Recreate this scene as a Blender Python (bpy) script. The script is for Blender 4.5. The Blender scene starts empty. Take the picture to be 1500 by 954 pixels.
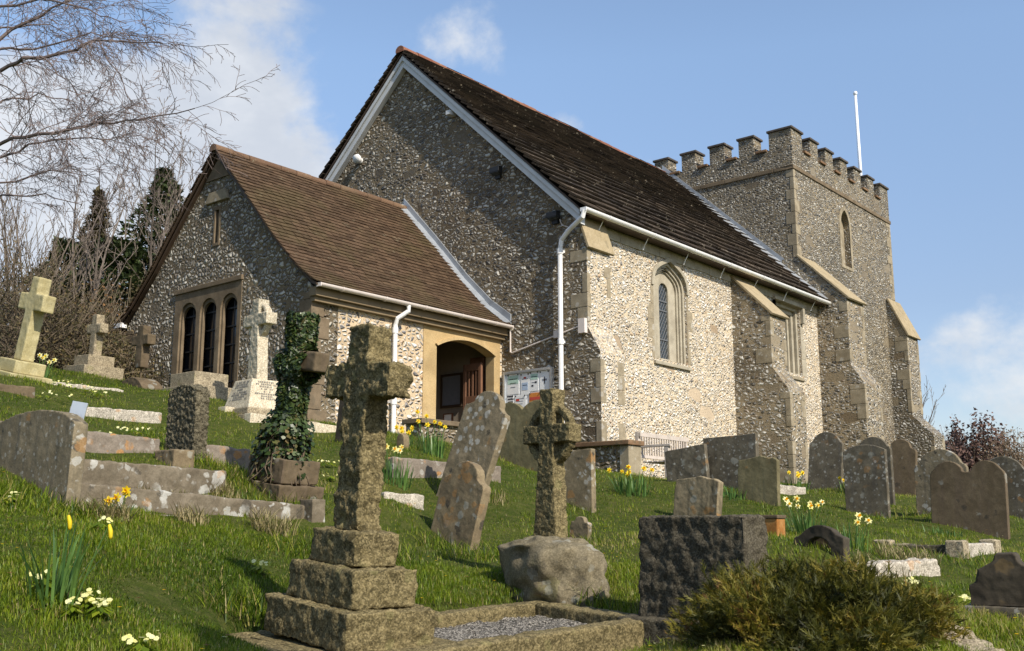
import bpy, bmesh, math, random
import numpy as np
from mathutils import Vector, Matrix, noise as mnoise
from mathutils.geometry import tessellate_polygon
random.seed(7); rng = np.random.default_rng(7)
SC = bpy.context.scene; COL = SC.collection
R = math.radians
# ------------------------------------------------------------------ frame: x along the nave, y north, z up from eye level
FOC = 1550.0; TH = math.atan(298/1550.0); AZ = 0.6964848
CAMP = np.array([-13.74, -10.07, 0.0])
_c, _s = math.cos(TH), math.sin(TH)
def P(u, v, Y):
    """a surveyed point: bearing (u,v) and its true distance Y in metres"""
    x = (u-750)/FOC; up = (477-v)/FOC
    X = x*Y/(_c-up*_s); Z = (_s+up*_c)*Y/(_c-up*_s)
    return Vector((CAMP[0]+X*math.sin(AZ)+Y*math.cos(AZ), CAMP[1]-X*math.cos(AZ)+Y*math.sin(AZ), Z))

# ------------------------------------------------------------------ mesh builder
class MB:
    def __init__(s): s.v=[]; s.f=[]; s.mi=[]; s.t=[]; s.cm=0; s.tint=0.5
    def av(s, p): s.v.append(tuple(p)); s.t.append(s.tint); return len(s.v)-1
    def af(s, ids): s.f.append(tuple(ids)); s.mi.append(s.cm)
    def box(s, x0,x1,y0,y1,z0,z1, M=None):
        b=len(s.v)
        for p in ((x0,y0,z0),(x1,y0,z0),(x1,y1,z0),(x0,y1,z0),(x0,y0,z1),(x1,y0,z1),(x1,y1,z1),(x0,y1,z1)):
            s.av(M@Vector(p) if M else p)
        for f in ((0,3,2,1),(4,5,6,7),(0,1,5,4),(1,2,6,5),(2,3,7,6),(3,0,4,7)): s.af([b+i for i in f])
    def hexa(s, pts):
        b=len(s.v)
        for p in pts: s.av(p)
        for f in ((0,3,2,1),(4,5,6,7),(0,1,5,4),(1,2,6,5),(2,3,7,6),(3,0,4,7)): s.af([b+i for i in f])
    def frustum(s, cx,cy,z0,z1,wx0,wy0,wx1,wy1):
        s.hexa([(cx-wx0/2,cy-wy0/2,z0),(cx+wx0/2,cy-wy0/2,z0),(cx+wx0/2,cy+wy0/2,z0),(cx-wx0/2,cy+wy0/2,z0),
                (cx-wx1/2,cy-wy1/2,z1),(cx+wx1/2,cy-wy1/2,z1),(cx+wx1/2,cy+wy1/2,z1),(cx-wx1/2,cy+wy1/2,z1)])
    def panel(s, outer, holes, to3, a, b):
        """flat slab with holes between offsets a and b; to3(u,v,o) -> point"""
        loops=[list(outer)]+[list(h) for h in holes]
        tri=tessellate_polygon([[Vector((p[0],p[1],0)) for p in l] for l in loops])
        flat=[p for l in loops for p in l]
        A=[s.av(to3(p[0],p[1],a)) for p in flat]; B=[s.av(to3(p[0],p[1],b)) for p in flat]
        for t in tri:
            s.af([A[i] for i in t]); s.af([B[i] for i in reversed(t)])
        k=0
        for l in loops:
            n=len(l)
            for i in range(n):
                j=(i+1)%n
                s.af([A[k+i],A[k+j],B[k+j],B[k+i]])
            k+=n
    def tube(s, pts, rad, n=6, cap=True):
        pts=[Vector(p) for p in pts]
        if not hasattr(rad,'__len__'): rad=[rad]*len(pts)
        rings=[]; up=None
        for i,p in enumerate(pts):
            d=(pts[min(i+1,len(pts)-1)]-pts[max(i-1,0)])
            if d.length<1e-9: d=Vector((0,0,1))
            d.normalize()
            if up is None:
                up=d.orthogonal().normalized()
            else:
                up=(up-d*up.dot(d))
                up = up.normalized() if up.length>1e-6 else d.orthogonal().normalized()
            w=d.cross(up)
            rings.append([s.av(p+(up*math.cos(2*math.pi*k/n)+w*math.sin(2*math.pi*k/n))*rad[i]) for k in range(n)])
        for a,b in zip(rings,rings[1:]):
            for k in range(n): s.af([a[k],a[(k+1)%n],b[(k+1)%n],b[k]])
        if cap:
            s.af(list(reversed(rings[0]))); s.af(rings[-1])
    def build(s, name, mats, parent=None, bevel=0, smooth=False, loc=None, rot=None, recalc=True):
        me=bpy.data.meshes.new(name); me.from_pydata(s.v,[],s.f)
        if not isinstance(mats,(list,tuple)): mats=[mats]
        for m in mats: me.materials.append(m)
        me.polygons.foreach_set('material_index', s.mi)
        at=me.attributes.new('tint','FLOAT','POINT'); at.data.foreach_set('value', s.t)
        if recalc or bevel:
            bm=bmesh.new(); bm.from_mesh(me)
            if recalc: bmesh.ops.recalc_face_normals(bm, faces=bm.faces)
            if bevel:
                bmesh.ops.remove_doubles(bm, verts=bm.verts, dist=1e-5)
                ed=[e for e in bm.edges if len(e.link_faces)==2 and e.calc_face_angle(0)>0.35]
                bmesh.ops.bevel(bm, geom=ed, offset=bevel, segments=2, profile=0.6, affect='EDGES', clamp_overlap=True)
            bm.to_mesh(me); bm.free()
        if smooth: me.polygons.foreach_set('use_smooth',[True]*len(me.polygons))
        me.update()
        o=bpy.data.objects.new(name,me); COL.objects.link(o)
        if parent: o.parent=parent
        if loc is not None: o.location=loc
        if rot is not None: o.rotation_euler=rot
        return o
def tag(o,label,cat,group=None):
    o['label']=label; o['category']=cat
    if group: o['group']=group
    return o
def thing(name,label,cat,loc=(0,0,0),rot=(0,0,0),group=None):
    o=bpy.data.objects.new(name,None); COL.objects.link(o); o.empty_display_size=.2
    o.location=loc; o.rotation_euler=rot
    return tag(o,label,cat,group)

# ------------------------------------------------------------------ node helpers
class NT:
    def __init__(s,name,tree=None):
        if tree is None:
            s.m=bpy.data.materials.new(name); s.m.use_nodes=True; s.t=s.m.node_tree; s.t.nodes.clear()
            s.out=s.t.nodes.new('ShaderNodeOutputMaterial')
        else: s.t=tree
        s._co=None
    def nd(s,ty,ins=None,**pr):
        n=s.t.nodes.new(ty)
        for k,v in pr.items(): setattr(n,k,v)
        for k,v in (ins or {}).items(): s.put(n.inputs[k],v)
        return n
    def put(s,i,v):
        if isinstance(v,bpy.types.NodeSocket): s.t.links.new(v,i)
        else:
            if hasattr(i.default_value,'__len__') and len(i.default_value)==4 and hasattr(v,'__len__') and len(v)==3: v=(*v,1)
            i.default_value=v
    def co(s,rand=True):
        if s._co is None:
            c=s.nd('ShaderNodeTexCoord').outputs['Object']
            if rand:
                r=s.nd('ShaderNodeObjectInfo').outputs['Random']
                r=s.math('MULTIPLY',r,37.0)
                c=s.nd('ShaderNodeVectorMath',{0:c,1:r},operation='ADD').outputs[0]
            s._co=c
        return s._co
    def math(s,op,a,b=0.0,c=None):
        n=s.nd('ShaderNodeMath',{0:a,1:b},operation=op)
        if c is not None: s.put(n.inputs[2],c)
        return n.outputs[0]
    def noise(s,sc,det=4,rough=.6,co=None,col=False,dist=0):
        n=s.nd('ShaderNodeTexNoise',{'Vector':co or s.co(),'Scale':sc,'Detail':det,'Roughness':rough,'Distortion':dist})
        return n.outputs['Color' if col else 'Fac']
    def vor(s,sc,feat='F1',co=None,rnd=1.0):
        return s.nd('ShaderNodeTexVoronoi',{'Vector':co or s.co(),'Scale':sc,'Randomness':rnd},feature=feat)
    def sm(s,v,a,b,lo=0.0,hi=1.0):
        return s.nd('ShaderNodeMapRange',{0:v,1:a,2:b,3:lo,4:hi},interpolation_type='SMOOTHSTEP').outputs[0]
    def mix(s,f,a,b,blend='MIX'):
        n=s.nd('ShaderNodeMix',data_type='RGBA',blend_type=blend); s.put(n.inputs[0],f); s.put(n.inputs[6],a); s.put(n.inputs[7],b); return n.outputs[2]
    def ramp(s,f,st,interp='LINEAR'):
        n=s.nd('ShaderNodeValToRGB',{0:f}); e=n.color_ramp; e.interpolation=interp
        while len(e.elements)<len(st): e.elements.new(.5)
        for el,(p,c) in zip(e.elements,st): el.position=p; el.color=(*c,1)
        return n.outputs[0]
    def scaled(s,v,sc): return s.nd('ShaderNodeVectorMath',{0:v,1:sc},operation='MULTIPLY').outputs[0]
    def warp(s,co,sc,amt):
        n=s.noise(sc,2,.5,co=co,col=True)
        d=s.nd('ShaderNodeVectorMath',{0:n,1:(.5,.5,.5)},operation='SUBTRACT').outputs[0]
        d=s.scaled(d,(amt,)*3)
        return s.nd('ShaderNodeVectorMath',{0:co,1:d},operation='ADD').outputs[0]
    def bump(s,h,st=.5,d=.02,n=None):
        i={'Height':h,'Strength':st,'Distance':d}
        if n is not None: i['Normal']=n
        return s.nd('ShaderNodeBump',i).outputs[0]
    def attr(s,name='tint'): return s.nd('ShaderNodeAttribute',attribute_name=name).outputs['Fac']
    def done(s,col,rough=.85,nrm=None,spec=.25,metal=0.0):
        b=s.nd('ShaderNodeBsdfPrincipled',{'Base Color':col,'Roughness':rough,'Specular IOR Level':spec,'Metallic':metal})
        if nrm is not None: s.put(b.inputs['Normal'],nrm)
        s.t.links.new(b.outputs[0],s.out.inputs[0]); return s.m
    def leafy(s,col,trans=.35,rough=.6):
        b=s.nd('ShaderNodeBsdfPrincipled',{'Base Color':col,'Roughness':rough,'Specular IOR Level':.3})
        t=s.nd('ShaderNodeBsdfTranslucent',{'Color':col})
        m=s.nd('ShaderNodeMixShader',{0:trans,1:b.outputs[0],2:t.outputs[0]})
        s.t.links.new(m.outputs[0],s.out.inputs[0]); return s.m

def flint(name, mortar, stain, pal, scale=10.0, t0=.05, block=(.30,.25,.18), blocks=.9, rim=.6, mort_bump=.25, rimc=(.66,.62,.54), course=0.0, bd=.05):
    n=NT(name); co=n.co(False)
    cw=n.warp(co,5.0,.10); cw=n.warp(cw,22.0,.022); cs=n.scaled(cw,(1.0,1.0,1.32+course))
    v1=n.vor(scale,co=cs,rnd=.95); ve=n.vor(scale,'DISTANCE_TO_EDGE',co=cs,rnd=.95).outputs['Distance']
    sep=n.nd('ShaderNodeSeparateColor',{0:v1.outputs['Color']})
    r,g,b=sep.outputs[0],sep.outputs[1],sep.outputs[2]
    th=n.math('ADD',n.math('MULTIPLY',b,.10),t0)
    mask=n.nd('ShaderNodeMapRange',{0:ve,1:th,2:n.math('ADD',th,.05),3:0.0,4:1.0},interpolation_type='SMOOTHSTEP').outputs[0]
    fc=n.ramp(r,pal)
    fn=n.noise(45,3,.6,co=co)
    fc=n.mix(n.sm(fn,.35,.75),fc,n.mix(.5,fc,(.50,.47,.41)))
    rimf=n.math('MULTIPLY',n.sm(ve,.30,.12),n.sm(g,.35,.5))
    fc=n.mix(n.math('MULTIPLY',rimf,rim),fc,rimc)
    big=n.noise(.55,5,.62,co=co); med=n.noise(3.5,4,.6,co=co); fine=n.noise(60,3,.7,co=co)
    mc=n.mix(n.sm(big,.42,.66),mortar,stain)
    mc=n.mix(n.sm(med,.45,.75,0,.55),mc,stain)
    mc=n.mix(n.sm(fine,.3,.8,0,.5),mc,n.mix(.5,mc,(.12,.10,.07)))
    col=n.mix(mask,mc,fc)
    # a few squared stones built into the rubble
    cb=n.scaled(n.warp(co,3.0,.05),(2.3,2.3,4.2))
    vb=n.vor(1.0,co=cb,rnd=.55); vbe=n.vor(1.0,'DISTANCE_TO_EDGE',co=cb,rnd=.55).outputs['Distance']
    sb=n.nd('ShaderNodeSeparateColor',{0:vb.outputs['Color']})
    bm=n.math('MULTIPLY',n.sm(sb.outputs[0],blocks,blocks+.005),n.sm(vbe,.06,.10))
    bc=n.mix(sb.outputs[1],block,(block[0]*.6,block[1]*.55,block[2]*.5)); bc=n.mix(n.sm(fine,.3,.7,0,.5),bc,(block[0]*.45,block[1]*.42,block[2]*.4))
    col=n.mix(bm,col,bc)
    ring=n.math('MULTIPLY',n.sm(n.noise(.8,5,.7,co=co),.45,.75),.45)
    col=n.mix(ring,col,n.mix(.5,col,(.05,.045,.035)))
    h=n.math('MULTIPLY',mask,n.math('ADD',n.sm(ve,0,.45),.35)); h=n.math('MULTIPLY',h,n.math('SUBTRACT',1.0,bm))
    h=n.math('ADD',h,n.math('MULTIPLY',n.noise(28,4,.65,co=co),mort_bump))
    h=n.math('ADD',h,n.math('MULTIPLY',r,.35))
    nb=n.bump(h,1.0,bd)
    return n.done(col,n.mix(mask,(.92,)*3,(.45,)*3),nb,.35)

GAIN=(1,1,1)
def stone(name, c1, c2, spots=(), speck=0.0, bump=.4, bd=.012, rough=.9, streak=None, bscale=9.0, fine=75.0, rand=True):
    """weathered stone: two mottled colours, lichen discs (colour, scale, threshold, amount), granite speckle, rain streaks"""
    c1=tuple(a*b for a,b in zip(c1,GAIN)); c2=tuple(a*b for a,b in zip(c2,GAIN))
    n=NT(name); co=n.co(rand)
    a=n.noise(bscale,6,.68); f=n.noise(fine,4,.7); L=n.noise(2.2,4,.6)
    col=n.mix(n.sm(a,.35,.68),c1,c2)
    col=n.mix(n.sm(L,.45,.7,0,.6),col,n.mix(.6,col,tuple(x*.45 for x in c1)))
    if speck:
        sp=n.vor(120.0).outputs['Color']; g=n.nd('ShaderNodeSeparateColor',{0:sp}).outputs[0]
        col=n.mix(n.sm(g,.55,.75,0,speck),col,tuple(min(1,x*2.1+.04) for x in c2))
        col=n.mix(n.sm(g,.30,.14,0,speck),col,tuple(x*.25 for x in c1))
    if streak:
        st=n.noise(1.0,4,.6,co=n.scaled(n.co(rand),(16,16,1.1)))
        col=n.mix(n.sm(st,.48,.68,0,streak[1]),col,streak[0])
    for i,(sc,scale,th,am) in enumerate(spots):
        w=n.warp(n.scaled(n.co(rand),(1,1,1.0+.02*i)),scale*1.6,.5/scale)
        v=n.vor(scale,co=w); cr=n.nd('ShaderNodeSeparateColor',{0:v.outputs['Color']})
        rad=n.math('ADD',n.math('MULTIPLY',n.sm(cr.outputs[0],th,1.0),.60),n.math('MULTIPLY',n.math('SUBTRACT',n.noise(scale*3.2,4,.7),.5),.42))
        rad=n.math('MULTIPLY',rad,n.sm(cr.outputs[0],th-.02,th+.02))
        cl=n.sm(n.noise(scale*.33,3,.6),.42,.56)
        m=n.math('MULTIPLY',n.nd('ShaderNodeMapRange',{0:v.outputs['Distance'],1:rad,2:n.math('SUBTRACT',rad,.10),3:0.0,4:am},interpolation_type='SMOOTHSTEP').outputs[0],cl)
        m=n.math('MULTIPLY',m,n.sm(f,.28,.55,.35,.95))
        col=n.mix(m,col,sc)
    col=n.mix(n.sm(f,.32,.72,0,.55),col,n.mix(.6,col,(.03,.028,.02)))
    h=n.math('ADD',a,n.math('MULTIPLY',f,.45))
    return n.done(col,rough,n.bump(h,bump,bd),.2)
def plain(name,c,rough=.5,metal=0.0,var=.25,sc=14,spec=.4,bump=0):
    n=NT(name); f=n.noise(sc,4,.6)
    col=n.mix(n.sm(f,.4,.8,0,var),c,tuple(x*.4 for x in c))
    return n.done(col,rough,n.bump(f,bump,.01) if bump else None,spec,metal)
# ------------------------------------------------------------------ materials
PAL_PALE=[(0,(.09,.08,.075)),(.06,(.20,.18,.16)),(.14,(.46,.41,.34)),(.35,(.60,.53,.42)),(.62,(.70,.65,.56)),(.82,(.80,.78,.73)),(.93,(.56,.42,.25)),(1,(.44,.27,.14))]
PAL_DARK=[(0,(.018,.016,.014)),(.25,(.045,.04,.034)),(.48,(.085,.078,.064)),(.62,(.16,.15,.125)),(.78,(.36,.345,.31)),(.90,(.52,.50,.45)),(.95,(.12,.085,.045)),(1,(.09,.055,.03))]
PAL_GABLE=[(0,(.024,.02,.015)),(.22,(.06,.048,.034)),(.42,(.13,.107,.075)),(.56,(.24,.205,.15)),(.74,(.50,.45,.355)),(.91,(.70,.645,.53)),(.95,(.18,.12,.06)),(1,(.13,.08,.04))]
PAL_TOWER=[(0,(.03,.027,.023)),(.2,(.08,.07,.056)),(.42,(.19,.165,.125)),(.62,(.36,.33,.27)),(.85,(.68,.65,.57)),(.95,(.26,.18,.10)),(1,(.2,.13,.07))]
PAL_PORCH=[(0,(.06,.055,.058)),(.16,(.14,.13,.135)),(.34,(.36,.32,.28)),(.58,(.60,.55,.47)),(.85,(.76,.73,.67)),(.95,(.40,.27,.15)),(1,(.45,.28,.14))]
M={}
M['flint_nave']=flint('flint_pale',(.64,.525,.36),(.56,.45,.30),PAL_PALE,14.0,.03,(.62,.50,.35),.97,.4,rimc=(.84,.81,.74),bd=.032)
M['flint_gable']=flint('flint_dark',(.20,.150,.086),(.115,.086,.050),PAL_GABLE,9.8,.04,(.16,.128,.082),.90,.6,rimc=(.60,.56,.47),course=.35)
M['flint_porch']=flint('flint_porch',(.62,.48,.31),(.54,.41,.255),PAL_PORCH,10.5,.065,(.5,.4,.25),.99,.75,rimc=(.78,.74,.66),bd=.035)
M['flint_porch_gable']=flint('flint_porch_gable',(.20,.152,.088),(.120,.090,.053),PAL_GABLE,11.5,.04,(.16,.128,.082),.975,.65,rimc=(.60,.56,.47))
M['flint_tower']=flint('flint_tower',(.255,.20,.12),(.145,.115,.068),PAL_TOWER,11.5,.04,(.28,.235,.16),.93,.6,rimc=(.70,.66,.56),course=.6)
M['flint_buttress']=flint('flint_buttress',(.33,.262,.165),(.17,.135,.085),PAL_TOWER,9.5,.045,(.30,.245,.16),.84,.6,rimc=(.72,.68,.59),course=.35)
M['ashlar']=stone('ashlar',(.35,.305,.225),(.46,.41,.31),[((.27,.23,.16),6,.6,.5)],0,.3,.01,bscale=4,rand=False)
M['ashlar_orange']=stone('ashlar_orange',(.46,.32,.15),(.53,.385,.195),[],0,.2,.006,bscale=3,fine=50,rand=False)
M['ashlar_brown']=stone('ashlar_brown',(.15,.11,.068),(.22,.165,.105),[((.11,.09,.06),6,.5,.6)],0,.35,.012,bscale=4,rand=False)
M['ashlar_pale']=stone('ashlar_pale',(.27,.22,.145),(.38,.32,.22),[((.20,.18,.13),7,.55,.55),((.55,.53,.48),11,.6,.5)],0,.35,.01,bscale=5,rand=False)
M['capstone']=stone('capstone',(.33,.26,.15),(.40,.32,.20),[((.15,.13,.08),9,.6,.5)],0,.25,.008,fine=55,rand=False)
M['coping_dark']=stone('coping_dark',(.07,.058,.05),(.12,.10,.085),[((.2,.19,.17),10,.6,.5)],0,.4,.01,rand=False)
M['coping_brick']=stone('coping_brick',(.19,.105,.055),(.25,.16,.09),[((.1,.085,.05),8,.5,.6)],0,.4,.01,rand=False)
def roofmat(name,ra,rb,spot,sc,am,moss):
    n=NT(name); co=n.co(False); t=n.attr()
    col=n.ramp(t,[(0,ra),(1,rb)])
    f=n.noise(40,4,.7); b=n.noise(1.1,5,.65); m=n.noise(9,5,.7)
    col=n.mix(n.sm(f,.35,.7,0,.5),col,tuple(x*.4 for x in ra))
    col=n.mix(n.sm(b,.46,.66,0,.6),col,moss)
    v=n.noise(sc,5,.72)
    col=n.mix(n.sm(v,.60,.70,0,am),col,spot)
    return n.done(col,.9,n.bump(n.math('ADD',f,m),.5,.012),.15)
M['slab_roof']=roofmat('slab_roof',(.022,.016,.011),(.075,.054,.036),(.46,.39,.29),7.5,.95,(.026,.020,.012))
M['tile_roof']=roofmat('tile_roof',(.058,.036,.021),(.112,.070,.041),(.17,.145,.09),7,.55,(.075,.057,.026))
M['ridge_red']=roofmat('ridge_red',(.185,.075,.048),(.25,.115,.072),(.34,.30,.22),9,.6,(.20,.11,.065))
M['ridge_brown']=roofmat('ridge_brown',(.125,.072,.045),(.185,.115,.07),(.30,.26,.17),9,.8,(.15,.115,.07))
M['white_paint']=plain('white_paint',(.56,.565,.56),.5,0,.3,3)
M['upvc']=plain('upvc',(.78,.765,.74),.35,0,.3,5)
M['upvc_buff']=plain('upvc_buff',(.66,.58,.52),.35,0,.2,3)
M['lead']=plain('lead',(.34,.36,.38),.45,.35,.5,4,.5,.15)
M['fascia']=plain('fascia_brown',(.20,.145,.08),.7,0,.5,4)
M['dark_wood']=plain('dark_wood',(.075,.048,.030),.6,0,.6,6)
M['brown_wood']=plain('brown_wood',(.19,.095,.055),.5,0,.5,6)
M['black_iron']=plain('black_iron',(.015,.015,.016),.5)
M['lead_came']=plain('lead_came',(.11,.115,.12),.6)
M['interior']=plain('interior_plaster',(.30,.25,.19),.9)
M['grey_metal']=plain('grey_metal',(.55,.57,.58),.35,.6,.2)
M['flag_white']=plain('pole_white',(.78,.80,.83),.3,.1,.1)
def glassmat(name,c):
    n=NT(name); b=n.nd('ShaderNodeBsdfPrincipled',{'Base Color':c,'Roughness':.12,'Specular IOR Level':.6})
    f=n.noise(6,2,.5); n.put(b.inputs['Normal'],n.bump(f,.15,.01)); n.t.links.new(b.outputs[0],n.out.inputs[0]); return n.m
M['glass']=glassmat('leaded_glass',(.035,.042,.045)); M['glass_dark']=glassmat('dark_glass',(.010,.010,.012))
OR=(.42,.20,.05); WH=(.50,.49,.44); GW=(.36,.36,.31); BK=(.035,.033,.028); YG=(.25,.23,.09)
GAIN=(1.22,1.12,.95)
M['granite_moss']=stone('granite_mossy',(.075,.064,.031),(.19,.162,.088),[(YG,14,.55,.35)],.28,.9,.02,bscale=22)
M['granite_grey']=stone('granite_grey',(.17,.15,.115),(.30,.27,.21),[(YG,9,.65,.4)],.3,.4,.008,bscale=16)
M['granite_white']=stone('granite_white',(.36,.325,.265),(.50,.455,.38),[],.3,.25,.005,bscale=16)
M['granite_dark']=stone('granite_dark',(.040,.036,.027),(.072,.066,.050),[((.14,.13,.09),16,.65,.3)],.3,.8,.018,bscale=18)
GAIN=(1.34,1.25,1.04)
M['lime_lichen']=stone('limestone_lichen',(.13,.11,.08),(.20,.17,.125),[(WH,15,.35,.7),(BK,11,.55,.85),(OR,7,.7,.55)],0,.5,.01)
M['lime_orange']=stone('limestone_orange_lichen',(.13,.103,.072),(.19,.158,.11),[(OR,8,.5,.5),(BK,9,.6,.9),(GW,13,.5,.6)],0,.5,.01)
M['lime_grey']=stone('limestone_grey',(.125,.108,.08),(.185,.162,.125),[(WH,13,.62,.7),(WH,32,.6,.5),(BK,17,.6,.75),(OR,9,.80,.5)],0,.45,.01,streak=((.08,.075,.06),.5))
M['lime_green']=stone('limestone_green',(.105,.095,.058),(.16,.145,.092),[(OR,8,.75,.4)],0,.35,.01,streak=((.10,.10,.06),.5))
M['lime_brown']=stone('sandstone_brown',(.082,.064,.044),(.118,.094,.068),[(BK,10,.72,.7),(GW,10,.75,.5)],0,.3,.008,streak=((.12,.085,.06),.4))
M['lime_streak']=stone('limestone_streaked',(.17,.142,.10),(.24,.205,.15),[(OR,9,.55,.6),(GW,12,.72,.6)],0,.4,.01,streak=((.06,.05,.035),.65))
M['slate_grey']=stone('slate_grey',(.068,.061,.05),(.115,.105,.088),[(OR,10,.66,.4),(GW,12,.6,.5),(WH,30,.55,.5),(BK,20,.7,.5)],0,.35,.008,streak=((.075,.07,.065),.4))
M['slate_dark']=stone('slate_dark',(.030,.026,.022),(.055,.048,.04),[((.20,.13,.05),10,.85,.45)],0,.3,.008)
GAIN=(1,1,1)
M['cream_stone']=stone('cream_stone',(.44,.37,.18),(.55,.48,.27),[((.34,.31,.13),5,.55,.5)],0,.15,.004)
M['mottled']=stone('mottled_granite',(.055,.047,.027),(.24,.205,.13),[],.15,1.0,.03,bscale=26,fine=50)
M['kerb_lichen']=stone('kerb_lichen',(.135,.108,.072),(.20,.165,.115),[(WH,7,.08,.9),(WH,16,.3,.75),(BK,9,.7,.6),(OR,9,.88,.4)],0,.5,.012)
M['kerb_orange']=stone('kerb_orange',(.19,.155,.12),(.26,.215,.17),[(OR,12,.28,.8),(WH,14,.5,.6)],0,.5,.012)
M['kerb_white']=stone('kerb_white',(.33,.29,.23),(.46,.41,.33),[(OR,10,.72,.5),((.2,.18,.14),9,.6,.5)],.3,.35,.008)
GAIN=(1.15,1.08,.95)
M['boulder']=stone('boulder_rock',(.105,.092,.062),(.185,.163,.115),[(YG,6,.4,.4),(GW,12,.6,.5),(BK,12,.75,.5)],.15,.5,.02,bscale=7)
M['terracotta']=stone('orange_pot',(.27,.115,.028),(.36,.21,.08),[((.22,.14,.06),9,.5,.6)],0,.4,.008)
GAIN=(1,1,1)
M['wood_grey']=plain('bench_wood',(.46,.40,.34),.75,0,.5,8)
M['ink']=plain('engraved',(.14,.13,.115),.9)
M['paper']=plain('paper',(.80,.80,.78),.7,0,.05); M['paper_mint']=plain('paper_mint',(.45,.62,.52),.7,0,.3,30); M['paper_blue']=plain('paper_blue',(.42,.52,.66),.7,0,.3,30)
M['ink_grey']=plain('print_grey',(.20,.21,.24),.8); M['ink_red']=plain('print_red',(.50,.07,.05),.8); M['ink_orange']=plain('print_orange',(.62,.23,.05),.8,0,.5,25); M['ink_dark']=plain('print_dark',(.05,.05,.06),.8)
def leafmat(name,st,trans=.3,rough=.55,var=True):
    n=NT(name); t=n.attr(); col=n.ramp(t,st); return n.leafy(col,trans,rough)
M['blade']=leafmat('grass_blade',[(0,(.020,.052,.004)),(.28,(.070,.122,.007)),(.58,(.160,.228,.011)),(.80,(.27,.315,.022)),(.92,(.33,.28,.07)),(1,(.42,.34,.15))],.5,.45)
M['dry_blade']=leafmat('dry_grass',[(0,(.12,.13,.03)),(.4,(.22,.18,.07)),(1,(.42,.34,.18))],.3)
M['daff_leaf']=leafmat('daffodil_leaf',[(0,(.045,.105,.025)),(1,(.14,.24,.055))],.3,.4)
M['petal_yellow']=leafmat('petal_yellow',[(0,(.85,.60,.01)),(1,(.92,.78,.05))],.4)
M['petal_pale']=leafmat('petal_pale',[(0,(.84,.78,.26)),(1,(.90,.87,.50))],.4)
M['trumpet']=leafmat('trumpet_orange',[(0,(.90,.50,.01)),(1,(.95,.66,.02))],.3)
M['ivy']=leafmat('ivy_leaf',[(0,(.014,.024,.008)),(.55,(.040,.066,.016)),(.80,(.075,.10,.028)),(.9,(.10,.08,.03)),(1,(.16,.11,.045))],.15,.35)
M['juniper']=leafmat('juniper_frond',[(0,(.022,.024,.005)),(.35,(.060,.064,.010)),(.65,(.135,.122,.015)),(.9,(.24,.18,.022)),(1,(.15,.075,.024))],.3,.6)
M['conifer']=leafmat('conifer_needles',[(0,(.018,.03,.010)),(.6,(.05,.072,.020)),(1,(.12,.11,.032))],.15,.6)
M['conifer_brown']=leafmat('conifer_brown',[(0,(.04,.038,.017)),(.6,(.085,.068,.028)),(1,(.13,.09,.04))],.15,.6)
M['bramble']=leafmat('bramble_leaf',[(0,(.04,.042,.016)),(.45,(.09,.075,.030)),(.8,(.15,.11,.045)),(1,(.22,.15,.06))],.25,.6)
M['beech_leaf']=leafmat('beech_leaf',[(0,(.13,.07,.025)),(1,(.30,.16,.06))],.3,.6)
M['red_twig']=leafmat('red_foliage',[(0,(.08,.046,.038)),(1,(.21,.125,.095))],.2,.7)
M['tan_twig']=leafmat('tan_foliage',[(0,(.13,.09,.055)),(1,(.26,.18,.11))],.2,.7)
M['bark']=plain('bark',(.15,.12,.095),.9,0,.6,12); M['bark_birch']=plain('bark_birch',(.145,.108,.095),.85,0,.6,9); M['twig_brown']=plain('twig_brown',(.125,.095,.06),.9,0,.5,12)
M['ivy_stem']=plain('ivy_stem',(.13,.095,.06),.9,0,.5,12)
M['soil']=stone('soil',(.06,.045,.03),(.10,.08,.055),[],0,.6,.02)
M['gravel_grey']=stone('chippings',(.085,.075,.06),(.25,.225,.185),[],.8,1.0,.03,bscale=45,fine=120)
def groundmat():
    n=NT('turf'); a=n.noise(1.3,5,.65); b=n.noise(14,5,.7); c=n.noise(70,4,.7)
    col=n.mix(n.sm(a,.38,.68),(.040,.062,.007),(.075,.092,.012))
    col=n.mix(n.sm(b,.40,.70,0,.7),col,(.13,.12,.04)); col=n.mix(n.sm(c,.35,.7,0,.6),col,(.025,.035,.008))
    return n.done(col,.95,n.bump(n.math('ADD',b,c),.8,.03),.1)
M['turf']=groundmat()

# ------------------------------------------------------------------ terrain
CTRL=[(95,745,7.0),(283,668,9.5),(365,612,13.0),(25,548,12),(150,550,16),(205,568,15),(280,577,14),(440,716,9.3),(690,815,9.0),(690,760,10.5),(770,690,14),(868,753,11.5),(848,796,9.5),
 (1097,926,6),(1050,768,11),(1037,710,13.2),(1112,722,13),(1140,742,12),(1232,716,15.5),(1303,766,13),(1312,742,14.5),(1340,728,16.5),(1410,742,12.7),(1478,796,11.5),(1530,776,13),(1500,925,5.5),(1200,808,8),
 (1135,783,9),(500,650,12),(588,656,12.5),(810,880,7.2),(470,775,8.7),(110,752,7.0),(120,662,8.9),(360,692,10),(115,612,11),(235,622,12),(10,560,12.4),(180,578,13),(368,622,12.8),(490,644,13.4),
 (890,884,7.0),(740,855,7.4),(500,975,5.2),(420,985,5.0),(340,948,5.6),(935,960,5.9),(700,985,5.3),(620,1000,5.0),(800,975,5.6),(760,915,6.9),(640,905,6.4),(900,925,6.6),(960,714,16),(1000,722,16),(925,694,15.3),(620,640,14.4),(1290,858,7.7),(1360,850,8.2),(1410,825,9),(1500,822,9.6),(560,735,9.6),(735,706,12),(600,697,11.2),(80,880,4.7),(0,954,4.3),(250,954,4.5),(1200,965,4.7),(1400,960,4.7),(200,820,5.9)]
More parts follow.
